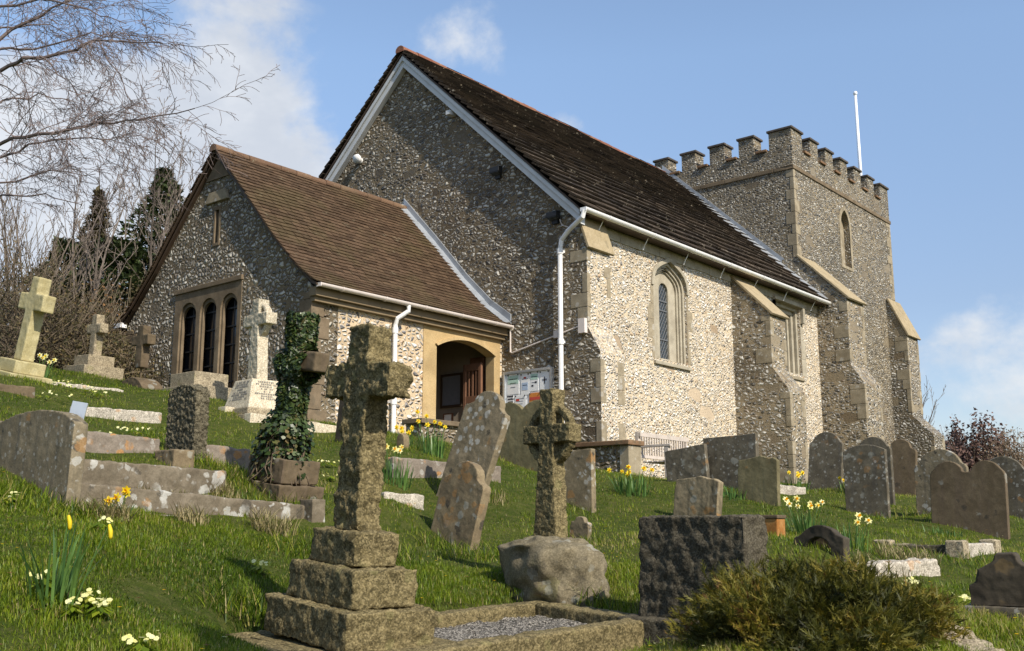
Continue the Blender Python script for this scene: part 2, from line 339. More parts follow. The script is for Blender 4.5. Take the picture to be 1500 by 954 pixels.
_cp=np.array([list(P(*c)) for c in CTRL]+[(-13.7,-10.1,-1.55),(-12,-12,-1.5),(-9,-12,-1.15),(-4,-11,-.75),(3,-9,-.1),(10,-6,.6),(18,-4,.9),(18,9,1.6),(9,-3,.75),(5,-2,.72),(.6,-1.2,.60),(1.6,-1.1,.60),(2.4,-1.5,.62),(0,4,1.5),(-4.2,6.8,2.45),(0,10,2.6),(-3,12,3.1),(-9,6,2.9),(-12,2,2.0),(-14,-3,.6),(-14.5,-6.5,-.55),(8,12,2.6),(24,0,.7),(24,-8,.0)])
_X=np.c_[_cp[:,0],_cp[:,1]]
_A=np.c_[np.ones(len(_X)),_X]; _pl=np.linalg.lstsq(_A,_cp[:,2],rcond=None)[0]
def _ker(d2): return np.exp(-np.sqrt(d2+.04)/2.6)
_D=((_X[:,None]-_X[None])**2).sum(-1); _w=np.linalg.solve(_ker(_D)+np.eye(len(_X))*.03,_cp[:,2]-_A@_pl)
PLX,PLY,PLZ=P(519,949,5.2)+Vector((.26,.36,0))
def soft(v,c,L): return c+L*np.tanh((v-c)/L)
def Gv(x,y):
    x=np.asarray(x,float); y=np.asarray(y,float); out=np.empty(x.shape); xf,yf,of=x.ravel(),y.ravel(),out.ravel()
    for i in range(0,len(xf),40000):
        a,b=xf[i:i+40000],yf[i:i+40000]
        d2=(a[:,None]-_X[None,:,0])**2+(b[:,None]-_X[None,:,1])**2
        z=_pl[0]+_pl[1]*soft(a,-4,26)+_pl[2]*soft(b,0,26)+_ker(d2)@_w
        lx=(a-PLX)*math.cos(R(8))-(b-PLY)*math.sin(R(8)); ly=(a-PLX)*math.sin(R(8))+(b-PLY)*math.cos(R(8))
        ins=np.clip((lx+.52)/.10,0,1)*np.clip((1.93-lx)/.10,0,1)*np.clip((ly+1.0)/.15,0,1)*np.clip((.60-ly)/.10,0,1)
        z=np.where(ins>0,z*(1-ins)+np.minimum(z,PLZ-.19)*ins,z)
        near=np.exp(-((a+6)**2+(b+2)**2)/400)
        z+=near*(.018*np.sin(a*3.1+b*1.7)*np.sin(b*2.7-a)+.012*np.sin(a*7.3-b*5.1))
        of[i:i+40000]=z
    return of.reshape(x.shape)
def G(x,y): return float(Gv(np.array([x]),np.array([y]))[0])
def ground():
    n=300; t=np.linspace(-1,1,n); w=np.sinh(t*5.2)/np.sinh(5.2)*900
    X,Y=np.meshgrid(w-6,w-3,indexing='ij'); Z=Gv(X,Y)
    r=np.hypot(X+6,Y+3); Z=Z-np.clip(r-70,0,None)*.02
    me=bpy.data.meshes.new('ground'); v=np.stack([X,Y,Z],-1).reshape(-1,3)
    i=np.arange(n*n).reshape(n,n); f=np.stack([i[:-1,:-1],i[1:,:-1],i[1:,1:],i[:-1,1:]],-1).reshape(-1,4)
    me.from_pydata(v.tolist(),[],f.tolist()); me.materials.append(M['turf']); me.polygons.foreach_set('use_smooth',[True]*len(me.polygons))
    o=bpy.data.objects.new('ground',me); COL.objects.link(o); o['kind']='structure'; o['label']='grassy churchyard slope rising towards the church'
ground()
# ------------------------------------------------------------------ church
church=thing('church','flint walled parish church with slab roof, tiled porch and battlemented tower','church',(0,0,0))
rect=lambda a,b,c,d:[(a,c),(b,c),(b,d),(a,d)]
def arc(cx,cz,r,a0,a1,n=10): return [(cx+r*math.cos(R(a0+(a1-a0)*i/n)),cz+r*math.sin(R(a0+(a1-a0)*i/n))) for i in range(n+1)]
def seg_arch(x0,x1,zs,rise,n=14):
    """points left to right over a segmental arch"""
    h=(x1-x0)/2; r=(h*h+rise*rise)/(2*rise); cx=(x0+x1)/2; cz=zs+rise-r; a=math.asin(h/r)
    return [(cx+r*math.sin(-a+2*a*i/n),cz+r*math.cos(-a+2*a*i/n)) for i in range(n+1)]
def pointed(x0,x1,zs,rise,n=8):
    cx=(x0+x1)/2; h=(x1-x0)/2; r=(h*h+rise*rise)/(2*h); out=[]
    a1=math.asin(min(1,rise/r))
    for i in range(n+1): out.append((x0+r-r*math.cos(a1*i/n),zs+r*math.sin(a1*i/n)))
    for i in range(n-1,-1,-1): out.append((x1-r+r*math.cos(a1*i/n),zs+r*math.sin(a1*i/n)))
    return out
def four(x0,x1,zs,z1):   # depressed four-centred arch
    w=x1-x0; h=z1-zs
    L=[(0,0),(.03,.30),(.10,.53),(.19,.68),(.32,.83),(.5,1.0)]
    return [(x0+w*a,zs+h*b) for a,b in L]+[(x1-w*a,zs+h*b) for a,b in reversed(L[:-1])]
def opening(x0,x1,z0,top): return [(x1,z0)]+[(x0,z0)]+top if False else [(x0,z0)]+top+[(x1,z0)]
S=lambda y: (lambda u,v,o: (u,y+o,v))     # plane facing south at y, offset inward
E=lambda x: (lambda u,v,o: (x+o,u,v))     # plane facing east end at x
NL=9.5; NW=8.24; RY=4.12
# window openings in the nave south wall
w1=[2.30,3.46,3.02]; w1o=[(w1[0],w1[2]),*four(w1[0],w1[1],4.42,4.90),(w1[1],w1[2])]
w2=(7.12,8.44,3.36,4.90); w2o=rect(*w2[:2],*w2[2:])
m=MB(); m.panel(rect(.6,NL,-.6,5.25),[w1o,w2o],S(0),0,.7)
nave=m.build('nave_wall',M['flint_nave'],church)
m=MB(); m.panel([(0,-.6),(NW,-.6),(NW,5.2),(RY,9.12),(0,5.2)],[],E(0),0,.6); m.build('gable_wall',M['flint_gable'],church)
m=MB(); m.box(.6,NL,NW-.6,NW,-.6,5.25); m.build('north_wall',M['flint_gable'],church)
# stone band under the eaves
m=MB()
x=.72
while x<NL:
    w=random.uniform(.4,.8); m.box(x,min(x+w-.008,NL-.02),-.022,.2,4.93+random.uniform(-.01,.01),5.10); x+=w
m.build('eaves_course',M['ashlar'],nave,bevel=.006)
m=MB(); m.box(.1,NL-.05,-.2,.0,5.12,5.17); m.build('soffit_board',M['dark_wood'],nave)
# --- window 1: moulded pointed two-light window
def window_one():
    x0,x1,z0=w1
    m=MB()
    hood=[(x0-.075,4.36),*four(x0-.075,x1+.075,4.42,4.99),(x1+.075,4.36),(x1,4.36),*reversed(four(x0,x1,4.42,4.90)),(x0,4.36)]
    m.panel(hood,[],S(0),-.035,.02)
    fr=m.build('window',M['ashlar'],church,bevel=.008)
    m=MB()   # jamb stones flush with wall
    for side in (0,1):
        m=MB(); z=z0; m.box(*((x0-.05,x0-.004) if side==0 else (x1+.004,x1+.05)),.004,.09,z0,4.33)
        while z<4.34:
            h=random.uniform(.26,.42); w=random.choice((.07,.10,.20)); z2=min(z+h,4.35)
            if side==0: m.box(x0-w,x0-.001,-.006,.1,z+.004,z2)
            else: m.box(x1+.001,x1+w,-.006,.1,z+.004,z2)
            z=z2
        m.build('jamb_trim',M['ashlar_pale'],fr,bevel=.004)
    m=MB()   # stepped orders
    def order(i,y0,y1):
        a=[(x0,z0),*four(x0,x1,4.42,4.90),(x1,z0)]; ins=i
        b=[(x0+ins,z0+.0),*four(x0+ins,x1-ins,4.42-.02,4.90-ins*1.05),(x1-ins,z0)]
        m.panel(a+list(reversed(b)),[],S(0),y0,y1)
    order(.06,.04,.08); order(.11,.082,.12); order(.15,.122,.16)
    m.build('moulded_frame',M['ashlar'],fr,bevel=.012)
    a=[(x0,z0),*four(x0,x1,4.42,4.90),(x1,z0)]
    cx=(x0+x1)/2; L=[]
    LT=[(cx-.13,cx+.19)]
    for xa,xb in LT:
        L.append([(xa,z0+.07),*arc((xa+xb)/2,4.36,(xb-xa)/2,180,0,10),(xb,z0+.07)])
    m=MB(); m.panel(a,L,S(0),.16,.22); m.build('tracery',M['ashlar'],fr,bevel=.014)
    m=MB(); m.panel(rect(x0+.1,x1-.1,z0,4.7),[],S(0),.206,.214); m.build('glass',M['glass'],fr)
    m=MB(); st=.085
    for xa,xb in LT:
        ww=xb-xa
        for k in range(-3,26):
            za=z0+k*st*1.5
            for sgn in (1,-1):
                x_a,x_b=(xa,xb) if sgn>0 else (xb,xa); zb=za+ww*1.5; lo_f=max(0,(z0+.05-za)/(zb-za)); hi_f=min(1,(4.53-za)/(zb-za))
                if hi_f>lo_f: m.tube([(x_a+(x_b-x_a)*lo_f,.200,za+(zb-za)*lo_f),(x_a+(x_b-x_a)*hi_f,.200,za+(zb-za)*hi_f)],.0055,3,False)
        for z in (3.45,4.0,4.18): m.box(xa,xb,.186,.198,z-.012,z+.012)
    m.build('lead_lattice',M['lead_came'],fr)
    m=MB(); m.hexa([(x0-.04,-.05,z0-.11),(x1+.06,-.05,z0-.11),(x1+.06,.05,z0-.11),(x0-.04,.05,z0-.11),(x0-.04,-.05,z0-.05),(x1+.06,-.05,z0-.05),(x1+.06,.3,z0+.03),(x0-.04,.3,z0+.03)])
    m.build('sill',M['ashlar'],fr,bevel=.008)
window_one()
def window_two():
    x0,x1,z0,z1=w2; m=MB()
    m.panel([(x0-.02,z1-.35),(x0-.02,z1+.08),(x1+.12,z1+.08),(x1+.12,z1-.35),(x1+.02,z1-.35),(x1+.02,z1-.0),(x0-.02,z1)],[],S(0),-.085,.02)
    fr=m.build('window',M['ashlar'],church,bevel=.008)
    m=MB()
    for i,(y0,y1) in ((.08,(.06,.13)),(.17,(.132,.20)),(.24,(.202,.30))):
        m.panel(rect(x0,x1,z0,z1),[rect(x0+i,x1-i,z0+.04,z1-i)],S(0),y0,y1)
    m.build('moulded_frame',M['ashlar'],fr,bevel=.012)
    cx=(x0+x1)/2
    m=MB(); m.panel(rect(x0,x1,z0,z1),[rect(x0+.28,cx-.06,z0+.05,z1-.3),rect(cx+.06,x1-.28,z0+.05,z1-.3)],S(0),.30,.38); m.build('tracery',M['ashlar'],fr,bevel=.01)
    m=MB(); m.panel(rect(x0+.1,x1-.1,z0,z1-.1),[],S(0),.41,.42); m.build('glass',M['glass'],fr)
    m=MB(); m.hexa([(x0,-.04,z0-.12),(x1+.05,-.04,z0-.12),(x1+.05,.05,z0-.12),(x0,.05,z0-.12),(x0,-.04,z0-.05),(x1+.05,-.04,z0-.05),(x1+.05,.3,z0+.03),(x0,.3,z0+.03)])
    m.build('sill',M['ashlar_pale'],fr,bevel=.008)
    m=MB(); z=z0
    while z<z1-.05:
        h=random.uniform(.3,.45); z2=min(z+h,z1-.36) if z<z1-.4 else z1
        if z2>z1-.36: break
        m.box(x1+.001,x1+random.choice((.12,.22)),-.006,.1,z+.004,z2); z=z2
    m.build('jamb_trim',M['ashlar'],fr,bevel=.004)
window_two()
# --- buttresses: profile in (y,z), extruded over x
def buttress(x0,x1,prof,cap,mat,quoin=None,capx=.06,name='buttress'):
    m=MB(); a=[m.av((x0,y,z)) for y,z in prof]; b=[m.av((x1,y,z)) for y,z in prof]; n=len(prof)
    tri=tessellate_polygon([[Vector((p[0],p[1],0)) for p in prof]])
    for t in tri: m.af([a[i] for i in t]); m.af([b[i] for i in reversed(t)])
    for i in range(n): j=(i+1)%n; m.af([a[i],a[j],b[j],b[i]])
    o=m.build(name,mat,church)
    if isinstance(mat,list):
        for f in o.data.polygons: f.material_index=1 if f.normal.x<-.9 else 0  # east-facing side takes the darker gable flint, the other sides the pale one
    if cap:
        (ya,za),(yb,zb)=cap; t=.05; m=MB(); dy,dz=yb-ya,zb-za; l=math.hypot(dy,dz); ny,nz=dz/l,-dy/l
        if nz<0: ny,nz=-ny,-nz
        ya2,za2=ya-dy/l*.0,za; yb2,zb2=yb+dy/l*.07,zb+dz/l*.07
        m.hexa([(x0-.03,yb2,zb2),(x1+capx,yb2,zb2),(x1+capx,ya2,za2),(x0-.03,ya2,za2)]+[(x0-.03,yb2+ny*t,zb2+nz*t),(x1+capx,yb2+ny*t,zb2+nz*t),(x1+capx,ya2+ny*t,za2+nz*t),(x0-.03,ya2+ny*t,za2+nz*t)])
        m.build('sloped_cap',M['capstone'],o,bevel=.01)
    if quoin:
        for (yf,zl,zh) in quoin:
            m=MB(); m.box(x0+.004,x1-.004,yf+.004,yf+.09,zl,zh); z=zl; k=0
            while z<zh-.1:
                h=random.uniform(.2,.34); z2=min(z+h,zh); k+=1
                if random.random()<.8:
                    dx=random.choice((.07,.10,.14)); dy=random.choice((.10,.2,.34))
                    m.box(x0-.007,x0+dx,yf-.007,yf+dy,z+.006,z2-.004)
                if random.random()<.5: m.box(x1-random.choice((.1,.18)),x1+.007,yf-.007,yf+.12,z+.006,z2-.004)
                z=z2
            m.build('quoin_edging',M['ashlar_pale'],o,bevel=.006)
    return o
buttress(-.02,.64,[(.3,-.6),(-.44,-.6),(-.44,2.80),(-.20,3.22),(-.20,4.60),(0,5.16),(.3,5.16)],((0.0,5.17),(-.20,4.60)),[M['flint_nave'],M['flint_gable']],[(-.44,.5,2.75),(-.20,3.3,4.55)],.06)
buttress(5.25,5.92,[(.2,-.6),(-1.17,-.6),(-1.17,2.62),(-.83,3.12),(-.83,4.20),(0,5.03),(.2,5.03)],((0,5.04),(-.83,4.20)),M['flint_buttress'],[(-1.17,.5,2.6),(-.83,3.2,4.15)],.06)
# --- roof covering of separate slabs
def roof_slabs(name,x0,x1,prof,g0,g1,wmin,wmax,th,mat,tilt,parent,xs=None,jit=.012):
    """prof: (y,z) from eave to ridge, the surface the slabs lie on"""
    m=MB(); cum=[0]
    for a,b in zip(prof,prof[1:]): cum.append(cum[-1]+math.dist(a,b))
    L=cum[-1]
    def at(s):
        for i in range(len(prof)-1):
            if s<=cum[i+1] or i==len(prof)-2:
                f=(s-cum[i])/(cum[i+1]-cum[i]); a,b=prof[i],prof[i+1]
                ty,tz=(b[0]-a[0])/(cum[i+1]-cum[i]),(b[1]-a[1])/(cum[i+1]-cum[i]); return a[0]+(b[0]-a[0])*f,a[1]+(b[1]-a[1])*f,ty,tz
    sg=1 if prof[-1][0]>prof[0][0] else -1
    s=0; k=0
    while s<L-.02:
        g=g0+(g1-g0)*s/L; x=x0-random.uniform(0,wmin)*(k%2)
        while x<x1:
            w=random.uniform(wmin,wmax); xa,xb=max(x,x0),min(x+w-.006,x1)
            if xb-xa>.03:
                y,z,ty,tz=at(s+random.uniform(-jit,jit)); e=min(s+g*1.55,L); y2,z2,ty2,tz2=at(e)
                ny,nz=-tz*sg,abs(ty); wav=.014*math.sin((xa+xb)*.9+s*.8) if jit>.01 else .006*math.sin((xa+xb)*1.1+s)
                ob=tilt+random.uniform(-.4,.4)*jit+wav; ot=.004+wav
                m.tint=random.random(); dz=random.uniform(-.3,.3)*jit
                q=[(xa,y+ny*ob,z+nz*ob+dz),(xb,y+ny*ob,z+nz*ob-dz),(xb,y2+ny*ot,z2+nz*ot),(xa,y2+ny*ot,z2+nz*ot)]
                m.hexa(q+[(p[0],p[1]+ny*th,p[2]+nz*th) for p in q])
            x+=w
        s+=g; k+=1
    return m.build(name,mat,parent,bevel=0)
nroof=[(-.30,5.12),(-.05,5.36),(4.12,9.27)]
m=MB(); mir=lambda pr:[(2*RY-y,z) for y,z in pr]
poly=[(-.28,5.10),(-.05,5.33),(RY,9.235),(2*RY+.05,5.33),(2*RY+.28,5.10),(2*RY+.25,5.09),(2*RY+.05,5.295),(RY,9.20),(-.05,5.295),(-.25,5.09)]
m.panel(poly,[],E(0),-.18,NL-.02); nr=m.build('nave_roof',M['dark_wood'],church)
roof_slabs('roof_slabs',-.22,NL-.01,nroof,.29,.15,.28,.62,.036,M['slab_roof'],.072,nr)
roof_slabs('roof_slabs',-.22,NL-.01,mir(nroof),.30,.15,.4,.9,.032,M['slab_roof'],.055,nr)
def ridge(x0,x1,y,z,r,mat,parent,L=.42):
    m=MB(); x=x0
    while x<x1:
        xe=min(x+L,x1); m.tint=random.random(); rr=r*random.uniform(.95,1.08); dz=random.uniform(-.008,.008)
        pr=[(y+rr*math.cos(R(a))*1.15,z+dz+rr*math.sin(R(a))) for a in range(-20,201,20)]
        a=[m.av((x,*p)) for p in pr]; b=[m.av((xe-.008,*p)) for p in pr]
        for i in range(len(pr)-1): m.af([a[i],a[i+1],b[i+1],b[i]])
        m.af(a); m.af(list(reversed(b))); x=xe
    return m.build('ridge_tiles',mat,parent)
ridge(-.23,NL-.02,RY,9.27,.10,M['ridge_red'],nr)
def barge(sg):
    m=MB(); f=lambda y:(RY+(y-RY)*sg)
    def strip(lo,hi,xa,xb,y0=-.16,y1=4.12):
        z=lambda y:5.285+(y+.05)*.9365
        m.hexa([(xa,f(y0),z(y0)+lo),(xb,f(y0),z(y0)+lo),(xb,f(y1),z(y1)+lo),(xa,f(y1),z(y1)+lo),(xa,f(y0),z(y0)+hi),(xb,f(y0),z(y0)+hi),(xb,f(y1),z(y1)+hi),(xa,f(y1),z(y1)+hi)])
    strip(-.24,-.003,-.12,-.005); strip(-.10,-.003,-.155,-.121)
    m.build('bargeboard',M['white_paint'],nr,bevel=.006)
barge(1); barge(-1)
# purlin ends at the gable
m=MB(); m.box(-.17,0,2.80,2.90,7.62,7.70); m.build('purlin_end',M['white_paint'],nr)
# lead flashing against the tower
def flashing(pr,x0,x1,lift,parent,n=9):
    m=MB()
    for (ya,za),(yb,zb) in zip(pr,pr[1:]):
        for i in range(n):
            a=i/n; b=(i+1)/n; q=lambda t,o:(ya+(yb-ya)*t,za+(zb-za)*t+o)
            o1=lift+random.uniform(0,.015); y1,z1=q(a,o1); y2,z2=q(b+.02,o1)
            m.hexa([(x0-random.uniform(0,.04),y1,z1),(x1,y1,z1+.03),(x1,y2,z2+.03),(x0-random.uniform(0,.04),y2,z2),(x0,y1,z1+.012),(x1,y1,z1+.05),(x1,y2,z2+.05),(x0,y2,z2+.012)])
        m.hexa([(x1-.03,ya,za+lift),(x1,ya,za+lift),(x1,yb,zb+lift),(x1-.03,yb,zb+lift),(x1-.03,ya,za+lift+.17),(x1,ya,za+lift+.17),(x1,yb,zb+lift+.17),(x1-.03,yb,zb+lift+.17)])
    return m.build('lead_flashing',M['lead'],parent,smooth=False)
flashing(nroof[0:3],NL-.36,NL-.004,.085,nr,12)
# --- gutters and downpipes
def gutter(x0,x1,y,z,r,mat,parent,nb,hang=True):
    m=MB(); pr=[(y+r*math.cos(R(a)),z+r*math.sin(R(a))) for a in range(180,361,18)]; ti=[(y+(r-.008)*math.cos(R(a)),z+(r-.008)*math.sin(R(a))) for a in range(360,179,-18)]
    pr=pr+ti; a=[m.av((x0,*p)) for p in pr]; b=[m.av((x1,*p)) for p in pr]; k=len(pr)
    for i in range(k): j=(i+1)%k; m.af([a[i],a[j],b[j],b[i]])
    for xe in (x0,x1): m.box(xe-.006,xe+.006,y-r,y+r,z-r*.96,z+.002)
    g=m.build('gutter',mat,parent)
    for i in range(nb):
        m=MB(); x=x0+(x1-x0)*(i+.5)/nb
        pr=[(y+(r+.006)*math.cos(R(t)),z+(r+.006)*math.sin(R(t))) for t in range(178,363,23)]
        for q in range(len(pr)-1):
            m.hexa([(x-.012,*pr[q]),(x+.012,*pr[q]),(x+.012,*pr[q+1]),(x-.012,*pr[q+1]),(x-.012,pr[q][0],pr[q][1]-.004),(x+.012,pr[q][0],pr[q][1]-.004),(x+.012,pr[q+1][0],pr[q+1][1]-.004),(x-.012,pr[q+1][0],pr[q+1][1]-.004)])
        if hang: m.tube([(x,y+r,z+.0),(x-.02,y+r+.10,z-.18),(x-.02,y+r+.14,z-.26)],.009,5)
        m.build('gutter_bracket',mat,g)
    return g
gutter(-.24,NL+.06,-.30,5.165,.062,M['upvc'],nr,7)
def downpipe(pts,r,mat,parent,collars):
    m=MB(); m.tube(pts,r,10)
    for c,ax in collars: m.tube([Vector(c)-Vector((0,0,.045)),Vector(c)+Vector((0,0,.045))],r*1.3,10); m.box(c[0]-r*1.1+ax[0]*.02,c[0]+r*1.1+ax[0]*.06,c[1]-r*1.1+ax[1]*.02,c[1]+r*1.1+ax[1]*.06,c[2]-.02,c[2]+.02)
    return m.build('downpipe',mat,parent,smooth=False)
downpipe([(-.22,-.30,5.12),(-.22,-.27,5.02),(-.13,.10,4.86),(-.10,.26,4.74),(-.09,.30,4.55),(-.09,.30,.9)],.042,M['upvc'],church,[((-.09,.30,4.55),(1,0)),((-.09,.30,3.02),(1,0)),((-.09,.30,1.7),(1,0))])
# --- porch
PX=-4.2; PY=1.65; PN=6.6
pprof=[(1.43,3.43),(1.87,3.74),(2.46,4.30),(3.25,5.16),(RY,6.06)]
door_out=[(-1.93,.6),(-1.93,3.20),(-.06,3.20),(-.06,.6)]
arch_in=[(-1.63,.6),*seg_arch(-1.63,-.22,2.90,.17),(-.22,.6)]
m=MB(); m.panel(rect(PX+.5,-.002,.6,3.42),[door_out],S(PY),0,.26); porch=m.build('porch_wall',M['flint_porch'],church)
lo=lambda y:y
pg=[(PY,.6),(PN,.6),(PN,3.42),(5.78,4.20),(4.99,5.06),(RY,5.93),(3.25,5.06),(2.46,4.20),(1.87,3.66),(PY,3.44)]
pw=(3.33,5.14,1.95,3.80)
nich=rect(4.03,4.15,4.47,5.06)
m=MB(); m.panel(pg,[rect(*pw),nich],E(PX),0,.5); pgw=m.build('porch_gable',M['flint_porch_gable'],church)
m=MB(); m.box(PX+.5,-.002,PN-.5,PN,.6,3.42); m.build('porch_wall',M['flint_porch_gable'],church)
m=MB(); m.box(PX+.3,-.01,PY+.3,PN-.3,.9,1.60); m.build('porch_floor',M['ashlar_brown'],church)
m=MB(); m.panel([(PY+.3,1.6),(PN-.3,1.6),(PN-.3,3.3),(RY,5.5),(PY+.3,3.3)],[],E(-.05),0,.046); m.build('porch_inner_wall',M['interior'],church)
# doorway of dressed stone
m=MB(); m.panel(door_out,[arch_in],S(PY),-.012,.17); dw=m.build('porch_doorway',M['ashlar_orange'],church,bevel=.01)
m=MB(); hd=seg_arch(-1.63,-.22,2.90,.17); hu=seg_arch(-1.67,-.18,2.93,.19)
m.panel([(-1.63,2.90)]+hd+[(-.22,2.90),(-.18,2.93)]+list(reversed(hu)),[],S(PY),-.045,.02); m.build('arch_moulding',M['ashlar_orange'],dw,bevel=.008)
# gate leaf swung inward with bars, notice frames on the inner wall
m=MB()
for y0,y1 in ((1.84,1.90),(2.19,2.25)): m.box(-.33,-.28,y0,y1,1.62,2.80)
for z0,z1 in ((1.65,1.80),(2.12,2.24),(2.68,2.80)): m.box(-.325,-.285,1.90,2.19,z0,z1)
for k in range(3): m.box(-.318,-.292,1.945+.085*k,1.98+.085*k,2.24,2.68)
m.box(-.315,-.295,1.90,2.19,1.80,2.12); m.build('gate',M['brown_wood'],dw,bevel=.004)
m=MB(); m.box(-.1,-.052,1.98,2.30,1.60,2.95); m.build('inner_door',M['brown_wood'],dw,bevel=.01)
m=MB(); m.panel(rect(2.50,3.02,2.12,2.72),[rect(2.54,2.98,2.16,2.68)],E(-.09),0,.03); nf=m.build('notice_frame',M['dark_wood'],dw)
m=MB(); m.box(-.075,-.06,2.54,2.98,2.16,2.68); m.build('notice_sheet',M['ink_grey'],nf)
m=MB(); m.panel(rect(2.62,2.84,1.72,2.0),[rect(2.64,2.82,1.74,1.98)],E(-.20),0,.03); nf=m.build('picture_frame',M['brown_wood'],dw)
m=MB(); m.box(-.19,-.18,2.64,2.82,1.74,1.98); m.build('picture_sheet',M['paper'],nf)
# porch window: three round-headed lights
y0,y1,z0,z1=pw; lights=[]; wy=(y1-y0-.36)/3
ys=[(4.98,4.52),(4.41,3.97),(3.86,3.42)]
for a,b in ys:
    r=(a-b)/2; lights.append([(b,z0+.14),(b,z1-.20-r)]+[(p[0],p[1]) for p in arc((a+b)/2,z1-.20-r,r,0,180,10)][::1][1:]+[(a,z0+.14)] if False else [(a,z0+.14),*arc((a+b)/2,z1-.19-r,r,0,180,12),(b,z0+.14)])
m=MB(); m.panel(rect(*pw),lights,E(PX),-.012,.02); pwf=m.build('porch_window',M['ashlar_brown'],church,bevel=.008)
m=MB(); inner=[[(a-.035,z0+.16),*arc((a+b)/2,z1-.215-(a-b)/2,(a-b)/2-.035,0,180,12),(b+.035,z0+.16)] for a,b in ys]
m.panel(rect(y0+.01,y1-.01,z0+.01,z1-.01),inner,E(PX),.022,.07); m.build('inner_frame',M['ashlar_brown'],pwf,bevel=.01)
m=MB(); m.box(PX-.04,PX+.012,y0-.02,y1+.02,z1-.02,z1+.06); m.build('label_mould',M['ashlar_brown'],pwf,bevel=.01)
for a,b in ys:
    m=MB(); m.box(PX+.13,PX+.14,b-.02,a+.02,z0+.1,z1-.1); gl=m.build('window_light',M['glass_dark'],pwf)
    m=MB()
    for k in range(5): m.box(PX+.095,PX+.112,b,a,z0+.28+k*.29,z0+.302+k*.29)
    m.box(PX+.097,PX+.110,(a+b)/2-.009,(a+b)/2+.009,z0+.1,z1-.2); m.build('iron_bars',M['black_iron'],gl)
m=MB(); m.hexa([(PX-.08,y0-.05,z0-.05),(PX+.2,y0-.05,z0-.05),(PX+.2,y1+.05,z0-.05),(PX-.08,y1+.05,z0-.05),(PX-.08,y0-.05,z0+.02),(PX+.2,y0-.05,z0+.13),(PX+.2,y1+.05,z0+.13),(PX-.08,y1+.05,z0+.02)]); m.build('sill',M['ashlar_brown'],pwf,bevel=.008)
# slit and lintel, apex block
m=MB(); m.panel(rect(4.00,4.18,4.45,5.12),[rect(4.045,4.135,4.50,5.05)],E(PX),-.012,.06); sl=m.build('slit_window',M['ashlar_brown'],church,bevel=.006)
m=MB(); m.box(PX+.10,PX+.12,4.03,4.15,4.47,5.06); m.build('slit_glass',M['glass_dark'],sl)
m=MB(); m.panel([(3.78,5.18),(4.40,5.18),(4.30,5.36),(3.86,5.36)],[],E(PX),-.05,.03); m.build('slit_lintel',M['ashlar_pale'],sl,bevel=.01)
m=MB(); m.panel([(3.80,5.58),(4.44,5.58),(RY,5.915)],[],E(PX),-.025,.05); m.build('apex_stone',M['ashlar_brown'],pgw)
def quoins(cx,cy,sx,sy,z0,z1,mat,parent,lens=(.16,.34),pr=.012,hh=(.24,.36),name='quoin_edging'):
    m=MB(); z=z0; k=0; xa,xb=sorted((cx+sx*.003,cx+sx*.1)); ya,yb=sorted((cy+sy*.003,cy+sy*.1)); m.box(xa,xb,ya,yb,z0,z1)
    while z<z1-.05:
        h=random.uniform(*hh); z2=min(z+h,z1); a,b=(lens if k%2 else lens[::-1]); k+=1
        a*=random.uniform(.85,1.15); b*=random.uniform(.85,1.15)
        xa,xb=sorted((cx-sx*pr,cx+sx*a)); ya,yb=sorted((cy-sy*pr,cy+sy*b)); m.box(xa,xb,ya,yb,z+.005,z2-.003); z=z2
    return m.build(name,mat,parent,bevel=.008)
quoins(PX,PY,1,1,.8,3.36,M['ashlar_brown'],pgw,(.20,.30)); quoins(PX,PN,1,-1,.8,3.36,M['ashlar_brown'],pgw,(.20,.30))
# porch roof
pp=pprof; low=[(y,z-.05) for y,z in pp]
m=MB(); m.panel(low+list(reversed(mir(low)))[1:]+[(2*RY-1.6,3.46),(2*RY-2.5,4.25),(RY,5.96),(2.5,4.25),(1.6,3.46)],[],E(0),PX-.06,-.003); pr_=m.build('porch_roof',M['dark_wood'],church)
roof_slabs('roof_tiles',PX-.13,-.01,pp,.105,.105,.155,.165,.016,M['tile_roof'],.026,pr_,jit=.009)
roof_slabs('roof_tiles',PX-.13,-.01,mir(pp),.098,.098,.155,.165,.013,M['tile_roof'],.020,pr_,jit=.004)
ridge(PX-.14,-.01,RY,6.05,.085,M['ridge_brown'],pr_,.33)
flashing(pp,-.16,-.004,.04,pr_,4)
m=MB(); m.box(PX-.06,-.02,1.50,PY-.002,3.27,3.40); m.box(PX-.02,-.02,1.56,PY-.002,3.20,3.268); m.build('soffit_board',M['fascia'],pr_,bevel=.006)
gutter(PX-.08,-.03,1.41,3.43,.052,M['upvc_buff'],pr_,5,False)
m=MB()
for a,b in zip(mir(pp),mir(pp)[1:]): m.tube([(PX-.09,a[0],a[1]-.02),(PX-.09,b[0],b[1]-.02)],.022,6)
for a,b in zip(pp,pp[1:]): m.tube([(PX-.09,a[0],a[1]-.02),(PX-.09,b[0],b[1]-.02)],.016,6)
m.build('verge',M['dark_wood'],pr_)
m=MB(); m.box(PX-.12,PX-.0,6.62,6.84,3.42,3.50); m.build('gutter_end',M['upvc'],pr_)
downpipe([(-2.5,1.41,3.40),(-2.5,1.41,3.30),(-2.62,1.53,3.18),(-2.62,1.57,3.08),(-2.62,1.57,1.3)],.036,M['upvc'],church,[((-2.62,1.57,3.0),(0,1)),((-2.62,1.57,1.9),(0,1))])
